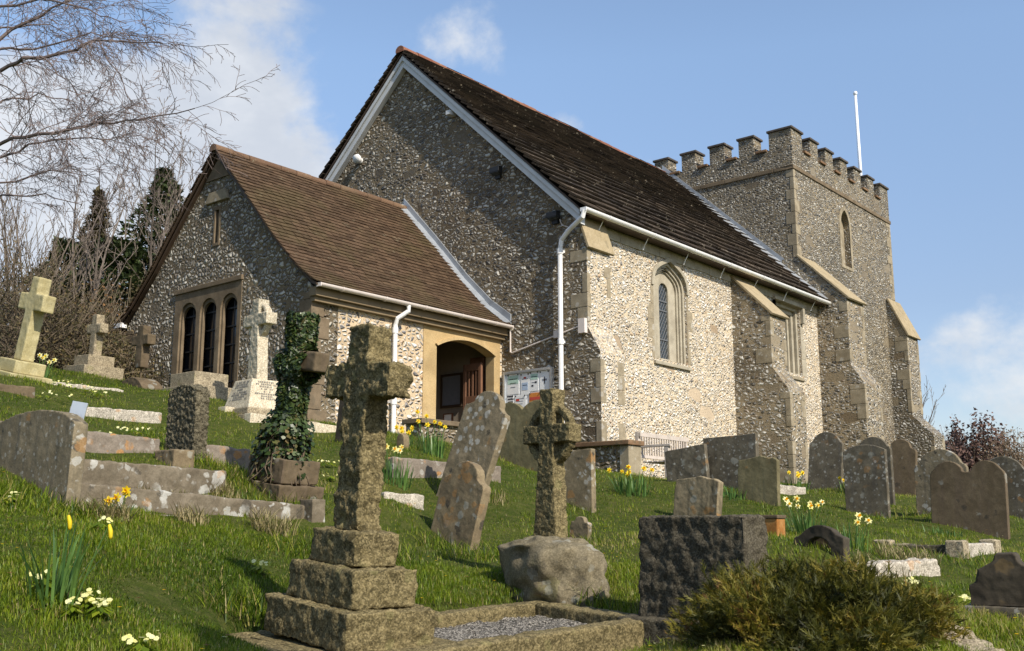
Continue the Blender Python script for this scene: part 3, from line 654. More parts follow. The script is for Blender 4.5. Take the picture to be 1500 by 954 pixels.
# lead-in drainpipe stub + conduit on the gable
m=MB(); m.tube([(-.02,1.44,3.36),(-.02,1.44,2.98),(-.02,1.40,2.96),(-.02,.02,3.24),(-.02,-.18,3.28)],.014,6)
m.box(-.08,.0,.36,.46,3.10,3.22); m.box(-.10,-.02,-.19,-.06,3.12,3.36); m.build('conduit',M['upvc_buff'],church)
# --- tower
TX0,TX1,TY0,TY1=NL,15.82,.45,7.8; TT=9.20
lan=[(12.25,6.74),*pointed(12.25,12.80,7.85,.42),(12.80,6.74)]
m=MB(); m.panel(rect(TX0,TX1,-.6,TT),[lan],S(TY0),0,.5); tw=m.build('tower_wall',M['flint_tower'],church)
m=MB(); m.box(TX0,TX0+.5,TY0+.5,TY1,-.6,TT); m.box(TX1-.5,TX1,TY0+.5,TY1,-.6,TT); m.box(TX0+.5,TX1-.5,TY1-.5,TY1,-.6,TT); m.build('tower_wall',M['flint_tower'],church)
m=MB(); m.box(TX0+.5,TX1-.5,TY0+.5,TY1-.5,8.3,8.45); m.build('tower_roof',M['lead'],church)
m=MB(); xs=TX0-.028
def blocks_x(xa,xb,y0,y1,z0,z1):
    x=xa
    while x<xb: w=random.uniform(.4,.8); m.box(x,min(x+w-.005,xb),y0,y1,z0,z1); x+=w
def blocks_y(ya,yb,x0,x1,z0,z1):
    y=ya
    while y<yb: w=random.uniform(.4,.8); m.box(x0,x1,y,min(y+w-.005,yb),z0,z1); y+=w
blocks_x(TX0-.03,TX1+.03,TY0-.03,TY0+.1,8.62,8.72); blocks_y(TY0+.1,TY1,TX0-.03,TX0+.1,8.62,8.72)
m.build('string_course',M['ashlar_brown'],tw,bevel=.012)
quoins(TX0,TY0,1,1,6.4,8.61,M['ashlar_pale'],tw,(.10,.22),.008,(.22,.34)); quoins(TX1,TY0,-1,1,1,8.61,M['ashlar_pale'],tw,(.14,.30),.008,(.22,.34))
# lancet
m=MB(); inn=[(12.37,6.84),*pointed(12.37,12.68,7.83,.30),(12.68,6.84)]
m.panel([(12.14,6.66),*pointed(12.14,12.91,7.85,.54),(12.91,6.66)],[lan],S(TY0),-.012,.02); lw=m.build('lancet_window',M['ashlar_pale'],church,bevel=.006)
m=MB(); m.panel(lan,[],S(TY0),.16,.2); m.build('blocked_light',M['ashlar_pale'],lw)
# battlements
def merlon(x0,x1,y0,y1):
    m=MB(); m.box(x0,x1,y0,y1,TT,9.66); o=m.build('merlon',M['flint_tower'],church)
    m=MB(); m.box(x0-.04,x1+.04,y0-.04,y1+.04,9.662,9.72); m.build('coping',M['coping_dark'],o,bevel=.012)
def sillcope(x0,x1,y0,y1):
    m=MB(); m.box(x0,x1,y0,y1,TT+.002,TT+.06); m.build('crenel_coping',M['coping_brick'],tw,bevel=.008)
T=.42
merlon(TX0,TX0+.60,TY0,TY0+.60); merlon(TX1-.60,TX1,TY0,TY0+.60)
pts=[TX0+.60+ (TX1-TX0-1.2)*k/11 for k in range(12)]
cop=MB(); m=cop
for k in range(0,11):
    if k%2: merlon(pts[k],pts[k+1],TY0,TY0+T)
    else: sillcope(pts[k]+.062,pts[k+1]-.062,TY0-.05,TY0+T+.05)
yy=[TY0+.60+.415*k for k in range(17)]
for k in range(0,16):
    if k%2: merlon(TX0,TX0+T,yy[k],yy[k+1]); merlon(TX1-T,TX1,yy[k],yy[k+1])
    else: sillcope(TX0-.05,TX0+T+.05,yy[k]+.062,yy[k+1]-.062)
buttress(NL-.12,NL+.85,[(.8,-.6),(-1.03,-.6),(-1.03,3.22),(-.74,3.66),(-.74,5.22),(.40,6.36),(.8,6.36)],((.44,6.40),(-.74,5.22)),M['flint_buttress'],[(-1.03,.5,3.2),(-.74,3.75,5.15)],.06)
buttress(15.10,15.95,[(.8,-.6),(-.58,-.6),(-.58,2.48),(-.06,3.0),(-.06,5.25),(.42,6.28),(.8,6.28)],((.43,6.30),(-.06,5.25)),M['flint_buttress'],[(-.58,.5,2.4),(-.06,3.1,5.2)],.08)
# --- fittings fixed to the church
o=thing('flagpole','tall white flagpole with a ball finial behind the tower battlements','flagpole',(15.10,.93,8.45))
m=MB(); m.tube([(0,0,0),(0,0,4.02)],[.06,.04],10); m.build('pole',M['flag_white'],o,smooth=True)
m=MB(); m.tube([(0,0,4.02),(0,0,4.04),(0,0,4.09),(0,0,4.14),(0,0,4.16)],[.02,.05,.065,.05,.01],10); m.build('finial',M['flag_white'],o,smooth=True)
def flood(loc,label):
    o=thing('floodlight',label,'floodlight',loc); m=MB(); m.hexa([(-.15,-.11,-.05),(-.04,-.11,-.09),(-.04,.11,-.09),(-.15,.11,-.05),(-.15,-.11,.04),(-.04,-.11,.06),(-.04,.11,.06),(-.15,.11,.04)]); m.build('lamp_body',M['black_iron'],o,bevel=.008)
    m=MB(); m.hexa([(-.145,-.095,-.058),(-.06,-.095,-.094),(-.06,.095,-.094),(-.145,.095,-.058),(-.145,-.095,-.053),(-.06,-.095,-.089),(-.06,.095,-.089),(-.145,.095,-.053)]); m.build('lens',M['glass'],o)
    m=MB(); m.box(-.05,.0,-.06,.06,-.15,-.03); m.build('bracket',M['black_iron'],o)
flood((0,1.72,6.30),'black floodlight halfway along the white bargeboard of the nave gable')
flood((0,.44,5.22),'black floodlight low on the nave gable beside the gutter corner')
o=thing('security_light','white round lamp under the far bargeboard of the nave gable','lamp',(0,5.42,7.36)); m=MB(); m.tube([(-.02,0,0),(-.10,0,0),(-.14,0,-.02)],[.05,.10,.09],10); m.build('lamp_head',M['upvc'],o,smooth=True)
m=MB(); m.tube([(0,0,-.02),(-.03,0,-.02)],.06,10); m.build('backplate',M['upvc'],o)
m=MB(); m.tube([(-.03,.35,5.14),(-.03,.30,5.02),(-.02,.16,4.96),(-.02,.05,5.02),(-.03,-.05,5.05)],.008,5); m.build('cable',M['upvc_buff'],church)
# notice board
nb=thing('notice_board','aluminium framed church notice board with posters on the flint gable','notice board',(-.05,1.03,2.30))
m=MB(); m.box(0,.045,-.50,.50,-.36,.30); m.build('backing',M['paper'],nb)
m=MB(); m.panel(rect(-.53,.53,-.39,.33),[rect(-.485,.485,-.345,.285)],E(-.035),0,.075); m.build('frame',M['grey_metal'],nb,bevel=.005)
def poster(y,z,w,h,mat,bars):
    m=MB(); m.box(-.006,-.001,y-w/2,y+w/2,z-h/2,z+h/2); p=m.build('poster',M[mat],nb)
    for k,(mt,fy,fz,fw,fh) in enumerate(bars):
        m=MB(); m.box(-.0085,-.0065,y+w*(fy-fw/2),y+w*(fy+fw/2),z+h*(fz-fh/2),z+h*(fz+fh/2)); m.build('print',M[mt],p)
    m=MB()
    for s in (-1,1): m.tube([(-.02,y+s*w*.42,z+h*.46),(-.006,y+s*w*.42,z+h*.46)],.011,6)
    m.build('pin',M['ink_dark'],p)
lines=lambda n,mt='ink_grey':[(mt,0,.25-.6*k/n,.7-.15*(k%3),.035) for k in range(n)]
poster(.32,.11,.26,.34,'paper',[('paper_mint',0,.22,.9,.42)]+lines(3)); poster(.06,.09,.18,.36,'paper',[('ink_red',.0,.3,.3,.08),('paper_blue',0,-.1,.7,.35)]+lines(2))
poster(-.14,.12,.18,.32,'paper',[('paper_mint',0,.25,.85,.3),('ink_dark',-.2,-.05,.22,.1),('ink_dark',.2,-.22,.22,.1)]+lines(2)); poster(-.36,.07,.20,.42,'paper',[('ink_grey',0,.12,.12,.30),('ink_grey',0,.14,.46,.08),('paper',0,.12,.06,.26)])
poster(.38,-.20,.14,.24,'paper',[('ink_dark',0,k*.2-.35,.8,.1) for k in range(5)]); poster(.16,-.20,.24,.22,'paper',[('ink_red',.25,.15,.3,.18)]+lines(3)); poster(-.16,-.19,.26,.24,'ink_orange',[('ink_red',0,.1,.9,.2),('paper',0,-.38,.9,.15)])
# low walls by the porch and the gable
o=thing('low_wall','low flint wall with brick coping in front of the nave gable','wall',(-.95,-1.55,.86))
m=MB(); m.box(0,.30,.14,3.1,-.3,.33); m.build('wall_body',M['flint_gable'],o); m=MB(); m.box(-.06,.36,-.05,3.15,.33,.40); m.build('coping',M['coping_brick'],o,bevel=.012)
m=MB(); m.box(-.015,.31,-.02,.14,-.3,.328); m.build('end_pier',M['ashlar_pale'],o,bevel=.01)
o=thing('porch_bench_wall','low brown stone ledge in front of the porch doorway','wall',(-3.35,.30,1.2))
m=MB(); m.box(.05,2.2,.0,.3,-.3,.24); m.build('wall_body',M['flint_gable'],o); m=MB(); m.box(0,2.3,-.06,.34,.24,.31); m.build('coping',M['ashlar_brown'],o,bevel=.01)
# ------------------------------------------------------------------ gravestones and monuments
def shape(kind,w,h):
    """outline (y from -w/2..w/2, z 0..h)"""
    a=w/2
    if kind=='square': return [(-a,0),(a,0),(a,h*.985),(-a,h)]
    if kind=='seg': return [(-a,0),(a,0)]+list(reversed(seg_arch(-a,a,h-.14*w,.14*w)))
    if kind=='hump': return [(-a,0),(a,0),(a,h-.14),(a-.02,h-.07),(a-.07,h-.035)]+list(reversed(seg_arch(-a*.75,a*.8,h-.05,.05)))+[(-a,h-.12)]
    if kind=='round': return [(-a,0),(a,0),(a,h-.5*w)]+arc(0,h-.5*w,a,0,180,16)[1:]
    if kind=='shouldered':
        r=a*.62; s=h-r*.75-.03
        return [(-a,0),(a,0),(a,s-.05),(a-.02,s-.01),(a-.07,s+.005),(r+.0,s+.03)]+[(p[0],s+.03+(p[1])*.75) for p in arc(0,0,r,4,176,14)]+[(-r,s+.03),(-a+.07,s+.005),(-a+.02,s-.01),(-a,s-.05)]
    if kind=='dome':
        s=h-.32*w; return [(-a,0),(a,0),(a,s-.03),(a*.93,s+.01),(a*.84,s+.015)]+list(reversed(seg_arch(-a*.8,a*.8,s+.03,h-s-.03,16)))+[(-a*.84,s+.015),(-a*.93,s+.01),(-a,s-.03)]
    if kind=='double':
        s=h-.13*w; q=a*.5; r=[]
        for c in (q*1.0,-q*1.0): r+=list(reversed(seg_arch(c-q*.74,c+q*.74,s+.02,h-s-.02,12)))+([(.05,s-.01),(0,s-.02),(-.05,s-.01)] if c>0 else [])
        return [(-a,0),(a,0),(a,s-.05),(a*.95,s-.01)]+r+[(-a*.95,s-.01),(-a,s-.05)]
    if kind=='wavy':
        n=40; return [(-a,0),(a,0)]+[(a-2*a*i/n,h-.12+.12*abs(math.sin(2*math.pi*(.02+.96*i/n)))**.75) for i in range(n+1)]
    if kind=='scroll':
        s=h-.2*h; return [(-a,0),(a,0),(a,s*.8),(a*.9,s*.86),(a,s*.95),(a*.85,s),(a*.55,s+.02*h),(a*.42,h-.05*h),(a*.2,h),(-a*.2,h),(-a*.42,h-.05*h),(-a*.55,s+.02*h),(-a*.85,s),(-a,s*.95),(-a*.9,s*.86),(-a,s*.8)]
    if kind=='worn': return [(-a,0),(a,0),(a*1.0,h*.72),(a*.94,h*.86),(a*.98,h*.92),(a*.62,h*.93),(a*.2,h*.965),(-a*.15,h),(-a*.6,h*.95),(-a*.8,h*.96),(-a,h*.90)]
    if kind=='peak': return [(-a,0),(a,0),(a,h*.74),(a*.9,h*.78),(a*.62,h*.92),(a*.25,h*.99),(0,h),(-a*.3,h*.99),(-a*.66,h*.92),(-a*.92,h*.78),(-a,h*.74)]
_tex={}
def rough(o,amp,size,voxel):
    md=o.modifiers.new('remesh','REMESH'); md.mode='VOXEL'; md.voxel_size=voxel; md.use_smooth_shade=True
    for k,(s,a) in enumerate(((size,amp),(size*.33,amp*.45))):
        key=round(s,3)
        if key not in _tex:
            t=bpy.data.textures.new('rock%g'%key,'CLOUDS'); t.noise_scale=s; t.noise_depth=2; _tex[key]=t
        d=o.modifiers.new('rock%d'%k,'DISPLACE'); d.texture=_tex[key]; d.strength=a*4; d.mid_level=.5; d.texture_coords='GLOBAL'
def slab(name,outline,t,mat,parent=None,loc=None,rot=None,amp=.004,size=.12,voxel=.013,sink=.25,x0=0):
    pts=[(y,z if z>1e-6 else -sink) for y,z in outline]
    m=MB(); m.panel(pts,[],E(x0),0,t); o=m.build(name,mat,parent,loc=loc,rot=rot)
    rough(o,amp,size,voxel); return o
def grave(label,kind,uv,w,h,mat,t=.09,side=0,back=0,rz=0,amp=.004,size=.12,voxel=.013,cat='headstone',name='headstone',group=None,sink=.3):
    """uv=(u,v,Y): the near bottom corner where face and lit edge meet"""
    p=P(*uv); o=slab(name,shape(kind,w,h),t,M[mat],loc=p+Vector((0,w/2,0)),rot=(R(side),R(back),R(rz)),amp=amp*(1 if mat=='mottled' else .45),size=size,voxel=voxel*.85,sink=sink)
    tag(o,label,cat,group); return o
GR='old headstones in the churchyard'
grave('broad lichen-grey headstone with humped top at the head of the long white-spotted kerb','hump',(95,748,7.0),1.2,.70,'lime_grey',.10,0,2,0,.004,group=GR)
grave('upright mottled granite headstone with segmental top on a small block','seg',(283,668,9.5),.46,.665,'mottled',.14,0,0,0,.010,.03,.011,group=GR)
grave('short leaning headstone blotched with orange lichen, in front of the taller leaning one','shouldered',(690,812,9.0),.56,.80,'lime_orange',.09,11,7,-6,.005,group=GR)
grave('tall grey headstone leaning steeply, spotted black and white','shouldered',(693,765,10.4),.64,1.36,'lime_lichen',.08,15,10,-4,.006,group=GR)
grave('wide pale green headstone with three-wave top below the notice board','wavy',(803,692,14),.93,.98,'lime_green',.10,0,2,0,.003,group=GR)
grave('squared brown headstone with orange edge beside the wheel-head cross','square',(868,752,11.5),.46,.69,'lime_lichen',.08,-1,1,0,.003,group=GR)
grave('tiny scroll-shouldered footstone behind the boulder of the wheel-head cross','scroll',(860,797,9.5),.20,.24,'lime_lichen',.06,6,0,0,.003,.06,.009,'footstone','footstone')
grave('small streaked headstone with chipped wavy top behind the dark granite block','worn',(1050,775,11),.54,.55,'lime_streak',.10,4,3,-4,.006,group=GR)
grave('low broken slab headstone next to the wooden bench','square',(1037,712,13.2),.58,.50,'slate_grey',.07,-6,4,0,.005,group=GR)
grave('large square-topped grey headstone behind the white-edged one','square',(1110,722,13),.73,.72,'slate_grey',.08,-1,2,0,.003,group=GR)
grave('squat green-grey headstone with bright white-edged wavy top','worn',(1140,745,12),.50,.60,'lime_green',.07,1,1,0,.003,group=GR)
grave('grey headstone with wide rounded top close to the tower buttress','dome',(1232,717,15.5),.52,.86,'slate_grey',.08,3,6,0,.002,group=GR)
grave('tall dark headstone with gently curved top, first of an overlapping row of three','seg',(1303,767,13),.54,.97,'slate_grey',.07,-1,3,0,.002,group=GR)
grave('dark round-topped headstone in the middle of the overlapping row of three','dome',(1310,744,14.5),.50,.98,'slate_grey',.07,-1,3,0,.002,group=GR)
grave('brown domed headstone with dark spots, last of the overlapping row of three','shouldered',(1341,730,16.5),.50,.93,'lime_brown',.08,3,5,0,.002,group=GR)
grave('pale grey round-topped headstone half hidden behind the wide brown double headstone','dome',(1420,745,12.7),.62,.72,'lime_grey',.08,0,2,0,.003,group=GR)
grave('wide brown double-topped headstone with a dark stain low on its face','double',(1478,797,11.5),.80,.90,'lime_brown',.08,1,2,0,.002,group=GR)
grave('dark domed headstone at the end of the row behind the double headstone','dome',(1515,780,13),.62,.93,'slate_grey',.07,0,2,0,.002,group=GR)
grave('dark slate headstone hidden behind the big rough cross','square',(520,652,12),.36,.67,'slate_dark',.07,5,2,0,.002,group=GR)
o=thing('dark_memorial','black stepped memorial stone with a pale base at the grass edge','headstone',P(1475,925,5.5)+Vector((0,-.02,0)),(0,0,R(6)),GR)
slab('stone',[(-.18,.12),(.18,.12),(.185,.22),(.15,.235),(.13,.30),(.06,.34),(.045,.385),(-.045,.385),(-.06,.34),(-.13,.30),(-.15,.235),(-.185,.22)],.12,M['slate_dark'],o,amp=.004,voxel=.01,sink=0)
slab('base',[(-.21,0),(.21,0),(.21,.12),(-.21,.12)],.2,M['slate_grey'],o,amp=.003,voxel=.012,x0=-.04)
o=slab('arched_memorial',[(-.21,0),(-.115,0)]+[(p[0],p[1]) for p in arc(-.0,.0,.105,175,5,12)]+[(.115,0),(.21,0),(.205,.10),(.14,.125),(.10,.165),(.04,.19),(-.05,.19),(-.11,.165),(-.15,.125),(-.215,.10)],.09,M['slate_dark'],loc=P(1198,808,8),rot=(R(0),R(4),R(-6)),amp=.003,voxel=.009,sink=.12)
tag(o,'low dark stone arch standing in the grass above the golden bush','memorial')
o=slab('footstone',shape('round',.15,.16),.05,M['lime_brown'],loc=P(1203,806,8.15),rot=(0,R(3),R(-6)),amp=.003,voxel=.009,sink=.1); tag(o,'small brown footstone seen through the low dark arch','footstone')
o=thing('flower_pot','square orange lichen stone pot beside the pale daffodils','flower pot',P(1133,784,9.0))
m=MB(); m.frustum(0,0,-.05,.135,.15,.15,.15,.15); b=m.build('body',M['terracotta'],o,bevel=.01); m=MB(); m.box(-.085,.085,-.085,.085,.135,.165); m.build('rim',M['lime_brown'],o,bevel=.008)
o=slab('footstone',[(-.06,0),(.06,0),(.06,.125),(.04,.155),(0,.17),(-.04,.155),(-.06,.125)],.09,M['lime_orange'],loc=P(586,656,12.5),rot=(0,0,R(0)),amp=.003,voxel=.01); tag(o,'little orange-edged footstone in the grass before the porch','footstone')
# rough hewn granite block
p=P(1097,928,6.0); m=MB(); m.frustum(0,0,-.2,.635,.26,.745,.24,.72); o=m.build('granite_block',M['granite_dark'],loc=p+Vector((.13,.36,0)),rot=(0,R(1.5),R(-4))); rough(o,.009,.08,.012); tag(o,'big dark rock-faced granite block beside the golden bush','headstone',GR)
m=MB(); m.box(-.22,.22,-.46,.46,-.2,.055); o=m.build('plinth_slab',M['granite_dark'],loc=p+Vector((.12,.36,0)),rot=(0,0,R(-4))); rough(o,.006,.1,.016); tag(o,'thin dark plinth slab under the rock-faced granite block','plinth')
# crosses
def cross_outline(h,ws0,ws1,za,ah,aw):
    """plain latin cross: shaft tapers ws0..ws1, arms from za, height ah, half span aw"""
    f=lambda z: (ws0+(ws1-ws0)*z/h)/2
    return [(-f(0),0),(f(0),0),(f(za),za),(aw,za),(aw,za+ah),(f(za+ah),za+ah),(f(h),h),(-f(h),h),(-f(za+ah),za+ah),(-aw,za+ah),(-aw,za),(-f(za),za)]
o=thing('stone_cross','big rough mossy granite cross on three steps above a kerbed grave','cross',P(522,949,5.2)+Vector((.26,.36,0)),(R(4.4),R(.5),R(-8)))
def rbox(name,wx,wy,z0,z1,mat,par,amp=.014,size=.07,voxel=.012,cx=0,cy=0,tx=1,ty=1):
    m=MB(); m.frustum(cx,cy,z0,z1,wx,wy,wx*tx,wy*ty); q=m.build(name,mat,par); rough(q,amp,size,voxel); return q
rbox('step',.53,.77,0,.185,M['granite_moss'],o,.008); rbox('step',.39,.62,.186,.375,M['granite_moss'],o,.008,tx=.98,ty=.98); rbox('step',.275,.41,.376,.55,M['granite_moss'],o,.008)
slab('cross',[(y,z+.55) for y,z in cross_outline(1.065,.225,.195,.685,.175,.295)],.145,M['granite_moss'],o,amp=.012,size=.06,voxel=.010,sink=0,x0=-.07)
# its kerbed plot
kz=-.58
o=thing('grave_kerb','granite kerb round the chippings in front of the big rough cross','grave kerb',P(519,949,5.2)+Vector((.26,.36,-.0)),(R(2.6),R(-2.0),R(-8)))
for nm,b in (('kerbstone',(-.46,1.86,-.56,-.42)),('kerbstone',(-.46,1.86,.40,.54)),('kerbstone',(1.72,1.865,-.418,.398)),('kerbstone',(-.465,-.32,-.418,.398))):
    m=MB(); m.box(*b,-.30,-.002); q=m.build(nm,M['granite_moss'],o); rough(q,.006,.08,.014)
m=MB(); m.box(-.32,.40,-.42,.40,-.25,-.006); m.build('base_slab',M['granite_moss'],o)
m=MB(); nx,ny=60,36; ids=[[m.av((.26+1.46*i/nx,-.419+.817*j/ny,-.075+.018*mnoise.noise((i*.9,j*.9,0))+.02*mnoise.noise((i*.13,j*.13,4)))) for j in range(ny+1)] for i in range(nx+1)]
for i in range(nx):
    for j in range(ny): m.af([ids[i][j],ids[i+1][j],ids[i+1][j+1],ids[i][j+1]])
m.build('chippings',M['gravel_grey'],o,smooth=True)
# wheel-head cross on a boulder
def wheel_cross(h,ws0,ws1,hc,arm,aw,rin,rout):
    """outline with ring; returns outer and four holes. hc: centre height"""
    out=[(-ws0/2,0),(ws0/2,0)]; f=lambda z:(ws0+(ws1-ws0)*min(1,z/hc))/2
    def ringpts(a0,a1): return [(rout*math.cos(R(a)),hc+rout*math.sin(R(a))) for a in np.linspace(a0,a1,9)]
    t=math.degrees(math.asin(arm/2/rout)); s=f(hc); tv=math.degrees(math.asin(s/rout))
    out+=ringpts(-90+tv,-t)+[(aw,hc-arm/2),(aw,hc+arm/2)]+ringpts(t,90-tv)+[(s,h),(-s,h)]+ringpts(90+tv,180-t)+[(-aw,hc+arm/2),(-aw,hc-arm/2)]+ringpts(180+t,270-tv)
    holes=[]
    cr=[(-ws0/2,0),(ws0/2,0),(s,hc-arm/2),(aw,hc-arm/2),(aw,hc+arm/2),(s,hc+arm/2),(s,h),(-s,h),(-s,hc+arm/2),(-aw,hc+arm/2),(-aw,hc-arm/2),(-s,hc-arm/2)]
    circ=lambda r:[(r*math.cos(2*math.pi*k/40),hc+r*math.sin(2*math.pi*k/40)) for k in range(40)]
    return cr,[circ(rout),circ(rin)]
    for q in range(4):
        c=q*90+45; sx=1 if q in (0,3) else -1; sz=1 if q<2 else -1
        x0,z0=s,arm/2; pts=[(x0,z0)]; a0=math.degrees(math.asin(z0/rin)); a1=math.degrees(math.acos(x0/rin))
        pts+= [(rin*math.cos(R(a)),rin*math.sin(R(a))) for a in np.linspace(a0,a1,7)]
        holes.append([(sx*x,hc+sz*z) for x,z in pts])
    return out,holes
o=thing('wheel_cross','mossy granite wheel-head cross standing on a rough boulder','cross',P(805,880,7.45),(R(.5),R(1),R(-6)))
out,holes=wheel_cross(1.05,.22,.13,.735,.125,.225,.168,.215)
bz=.40; tf=lambda l:[(y,z+bz) for y,z in l]
m=MB(); m.panel(tf(out),[],E(-.06),0,.125); m.panel(tf(holes[0]),[tf(holes[1])],E(-.03),0,.065); q=m.build('cross',M['granite_moss'],o); rough(q,.0045,.05,.007)
bm=bmesh.new(); bmesh.ops.create_icosphere(bm,subdivisions=5,radius=1)
for v in bm.verts:
    d=v.co.copy(); n=mnoise.fractal(d*1.6+Vector((3,1,2)),1,2,4)*.20+.16*(.35-abs(mnoise.noise(d*2.1+Vector((1,7,3)))))+mnoise.noise(d*5)*.06+mnoise.noise(d*14)*.015
    z=d.z; k=1+n
    zz=z*.46*k; zz=zz if zz<.12 else .12+(zz-.12)*.3; v.co=Vector((d.x*.27*k,(d.y*.395-.05*max(0,-d.z+.3))*k*(1-.16*d.z),max(zz,-.4)))
    if z<0.2: v.co.x-=.0; v.co.y*=1.0+.12*max(0,-z+.2)
me=bpy.data.meshes.new('boulder'); bm.to_mesh(me); bm.free(); me.materials.append(M['boulder']); me.polygons.foreach_set('use_smooth',[True]*len(me.polygons))
b=bpy.data.objects.new('boulder',me); COL.objects.link(b); b.parent=o; b.location=(0,0,.22)
# pale wheel cross on inscribed base
o=thing('pale_wheel_cross','pale granite wheel-head cross on a tapered inscribed base before the porch window','cross',P(367,606,13.0)+Vector((.30,.30,0)),(0,0,R(-4)))
out,holes=wheel_cross(1.06,.24,.155,.79,.15,.27,.175,.23); tf=lambda l:[(y,z+.46) for y,z in l]
m=MB(); m.panel(tf(out),[],E(-.08),0,.16); m.panel(tf(holes[0]),[tf(holes[1])],E(-.04),0,.085); q=m.build('cross',M['granite_white'],o); rough(q,.004,.05,.011)
m=MB(); m.frustum(0,0,.08,.46,.60,.60,.40,.40); bs=m.build('tapered_base',M['granite_white'],o,bevel=.012)
m=MB(); m.box(-.33,.33,-.33,.33,-.25,.08); m.build('plinth',M['granite_grey'],o,bevel=.012)
def inscription(par,rows,side):
    m=MB(); za,zb=.19,.44; oa,ob=.30-.263*(za-.08)-.001,.30-.263*(zb-.08)-.001; hw=.2
    q=[(-hw,-oa,za),(hw,-oa,za),(hw,-oa+.02,za),(-hw,-oa+.02,za),(-hw,-ob,zb),(hw,-ob,zb),(hw,-ob+.02,zb),(-hw,-ob+.02,zb)]
    m.hexa(q if side=='s' else [(b_,a_,c_) for a_,b_,c_ in q])
    for r,(n,z) in enumerate(rows):
        hw=.30-.263*(z-.08); x=-n/2*.026; off=.30-.263*(z-.08)+.002
        for k in range(n):
            if random.random()<.86:
                wd=random.uniform(.010,.018); a=x+k*.026
                if side=='s': m.hexa([(a,-off-.002,z),(a+wd,-off-.002,z),(a+wd,-off+.004,z),(a,-off+.004,z),(a,-off+.262*.02-.002,z+.02),(a+wd,-off+.262*.02-.002,z+.02),(a+wd,-off+.01,z+.02),(a,-off+.01,z+.02)])
                else: m.hexa([(-off-.002,a,z),(-off+.004,a,z),(-off+.004,a+wd,z),(-off-.002,a+wd,z),(-off+.262*.02-.002,a,z+.02),(-off+.01,a,z+.02),(-off+.01,a+wd,z+.02),(-off+.262*.02-.002,a+wd,z+.02)])
    m.build('lettering',M['ink'],par)
inscription(bs,[(9,.415),(12,.385),(8,.355),(7,.325),(4,.29),(14,.26),(8,.23),(8,.20)],'s'); inscription(bs,[(11,.415),(10,.385),(12,.355),(6,.32),(12,.285),(14,.255),(10,.225),(15,.195)],'e')
o=thing('grave_kerb','pale stepped granite kerb below the inscribed wheel cross','grave kerb',P(366,622,12.8),(0,R(2.5),0))
m=MB(); m.box(0,2.3,0,.13,-.3,.145); q=m.build('kerbstone',M['granite_white'],o,bevel=.01); m=MB(); m.box(0,.13,.132,.7,-.3,.14); m.build('kerbstone',M['granite_grey'],o,bevel=.01); m=MB(); m.box(-.02,.12,.5,.66,.1,.26); m.build('corner_block',M['granite_white'],o,bevel=.01); m=MB(); m.box(.75,1.25,.2,.5,-.1,.19); m.build('flat_marker',M['granite_grey'],o,bevel=.01)
def plain_cross(label,p,rot,mat,h,w,za,ah,aw,t,steps,name='stone_cross',amp=.003,amount=.012,rz=0):
    o=thing(name,label,'cross',p,rot)
    z=0
    for k,(wx,wy,hh) in enumerate(steps):
        m=MB(); m.box(-wx/2,wx/2,-wy/2,wy/2,z-(.25 if k==0 else 0),z+hh-.001); m.build('step',M[mat],o,bevel=.012); z+=hh
    slab('cross',[(y,zz+z) for y,zz in cross_outline(h,w*1.12,w,za,ah,aw)],t,M[mat],o,amp=amp,voxel=amount,sink=0,x0=-t/2)
    return o
plain_cross('cream stone cross tilted on two steps by the brambles',P(14,562,12)+Vector((.22,.28,0)),(R(12),R(2),R(4)),'cream_stone',1.0,.165,.60,.20,.27,.16,[(.52,.54,.17),(.38,.38,.15)])
plain_cross('grey granite cross on a stepped inscribed base near the porch corner',P(123,553,16)+Vector((.3,.3,0)),(R(3),0,0),'granite_grey',.66,.15,.36,.15,.21,.14,[(.66,.66,.22),(.44,.44,.17)])
plain_cross('small brown stone cross on a rounded base against the porch quoins',P(205,553,15)+Vector((.1,.15,.15)),(R(2),0,0),'lime_brown',.62,.15,.33,.15,.22,.13,[(.02,.02,.01)])
p=P(200,572,14.7); m=MB(); m.panel(shape('seg',.62,.24)[:2]+shape('round',.62,.26)[2:] if False else [(-.32,-.2),(.32,-.2),(.32,.06)]+list(reversed(seg_arch(-.32,.32,.06,.16)))+[(-.32,.06)],[],E(0),0,.34); q=m.build('rounded_plinth',M['lime_brown'],loc=p+Vector((.05,.28,0))); rough(q,.005,.1,.014); tag(q,'rounded lichen-spotted plinth stone under the small brown cross','plinth')
o=thing('stepped_plinth','grey inscribed two-tier plinth without its cross below the porch window','plinth',P(283,578,14)+Vector((.3,.33,0)))
m=MB(); m.box(-.34,.34,-.38,.38,-.2,.14); m.build('lower_tier',M['granite_grey'],o,bevel=.012); m=MB(); m.box(-.27,.27,-.29,.29,.141,.33); m.build('upper_tier',M['granite_grey'],o,bevel=.012)
# kerbs and edging stones
def kerb(label,a,b,w,drop,mat,name='kerb',amp=.006,ext=0,t2=None):
    """top near edge from point a to point b; body extends north by w"""
    a=Vector(a); b=Vector(b); d=(b-a); m=MB(); n=Vector((-d.y,d.x,0)).normalized()*w; base=Vector((0,0,-drop))
    c=a.copy(); pts=[a+base,b+base,b+n+base,a+n+base,a,b,b+n,a+n]; m.hexa([q-c for q in pts]); o=m.build(name,M[mat],loc=c); rough(o,amp,.1,.016); tag(o,label,'kerb'); return o
kerb('long weathered kerb with white lichen discs joined to the humped headstone',P(109,706,7.05),P(450,740,8.75),.14,.17,'kerb_lichen')
kerb('lower brown course under the long lichen kerb of the humped headstone',P(104,744,6.98),P(440,768,8.65),.12,.30,'kerb_lichen')
kerb('upper kerb with large white lichen patches behind the humped headstone',P(106,671,7.5),P(332,690,8.7),.12,.35,'kerb_lichen')
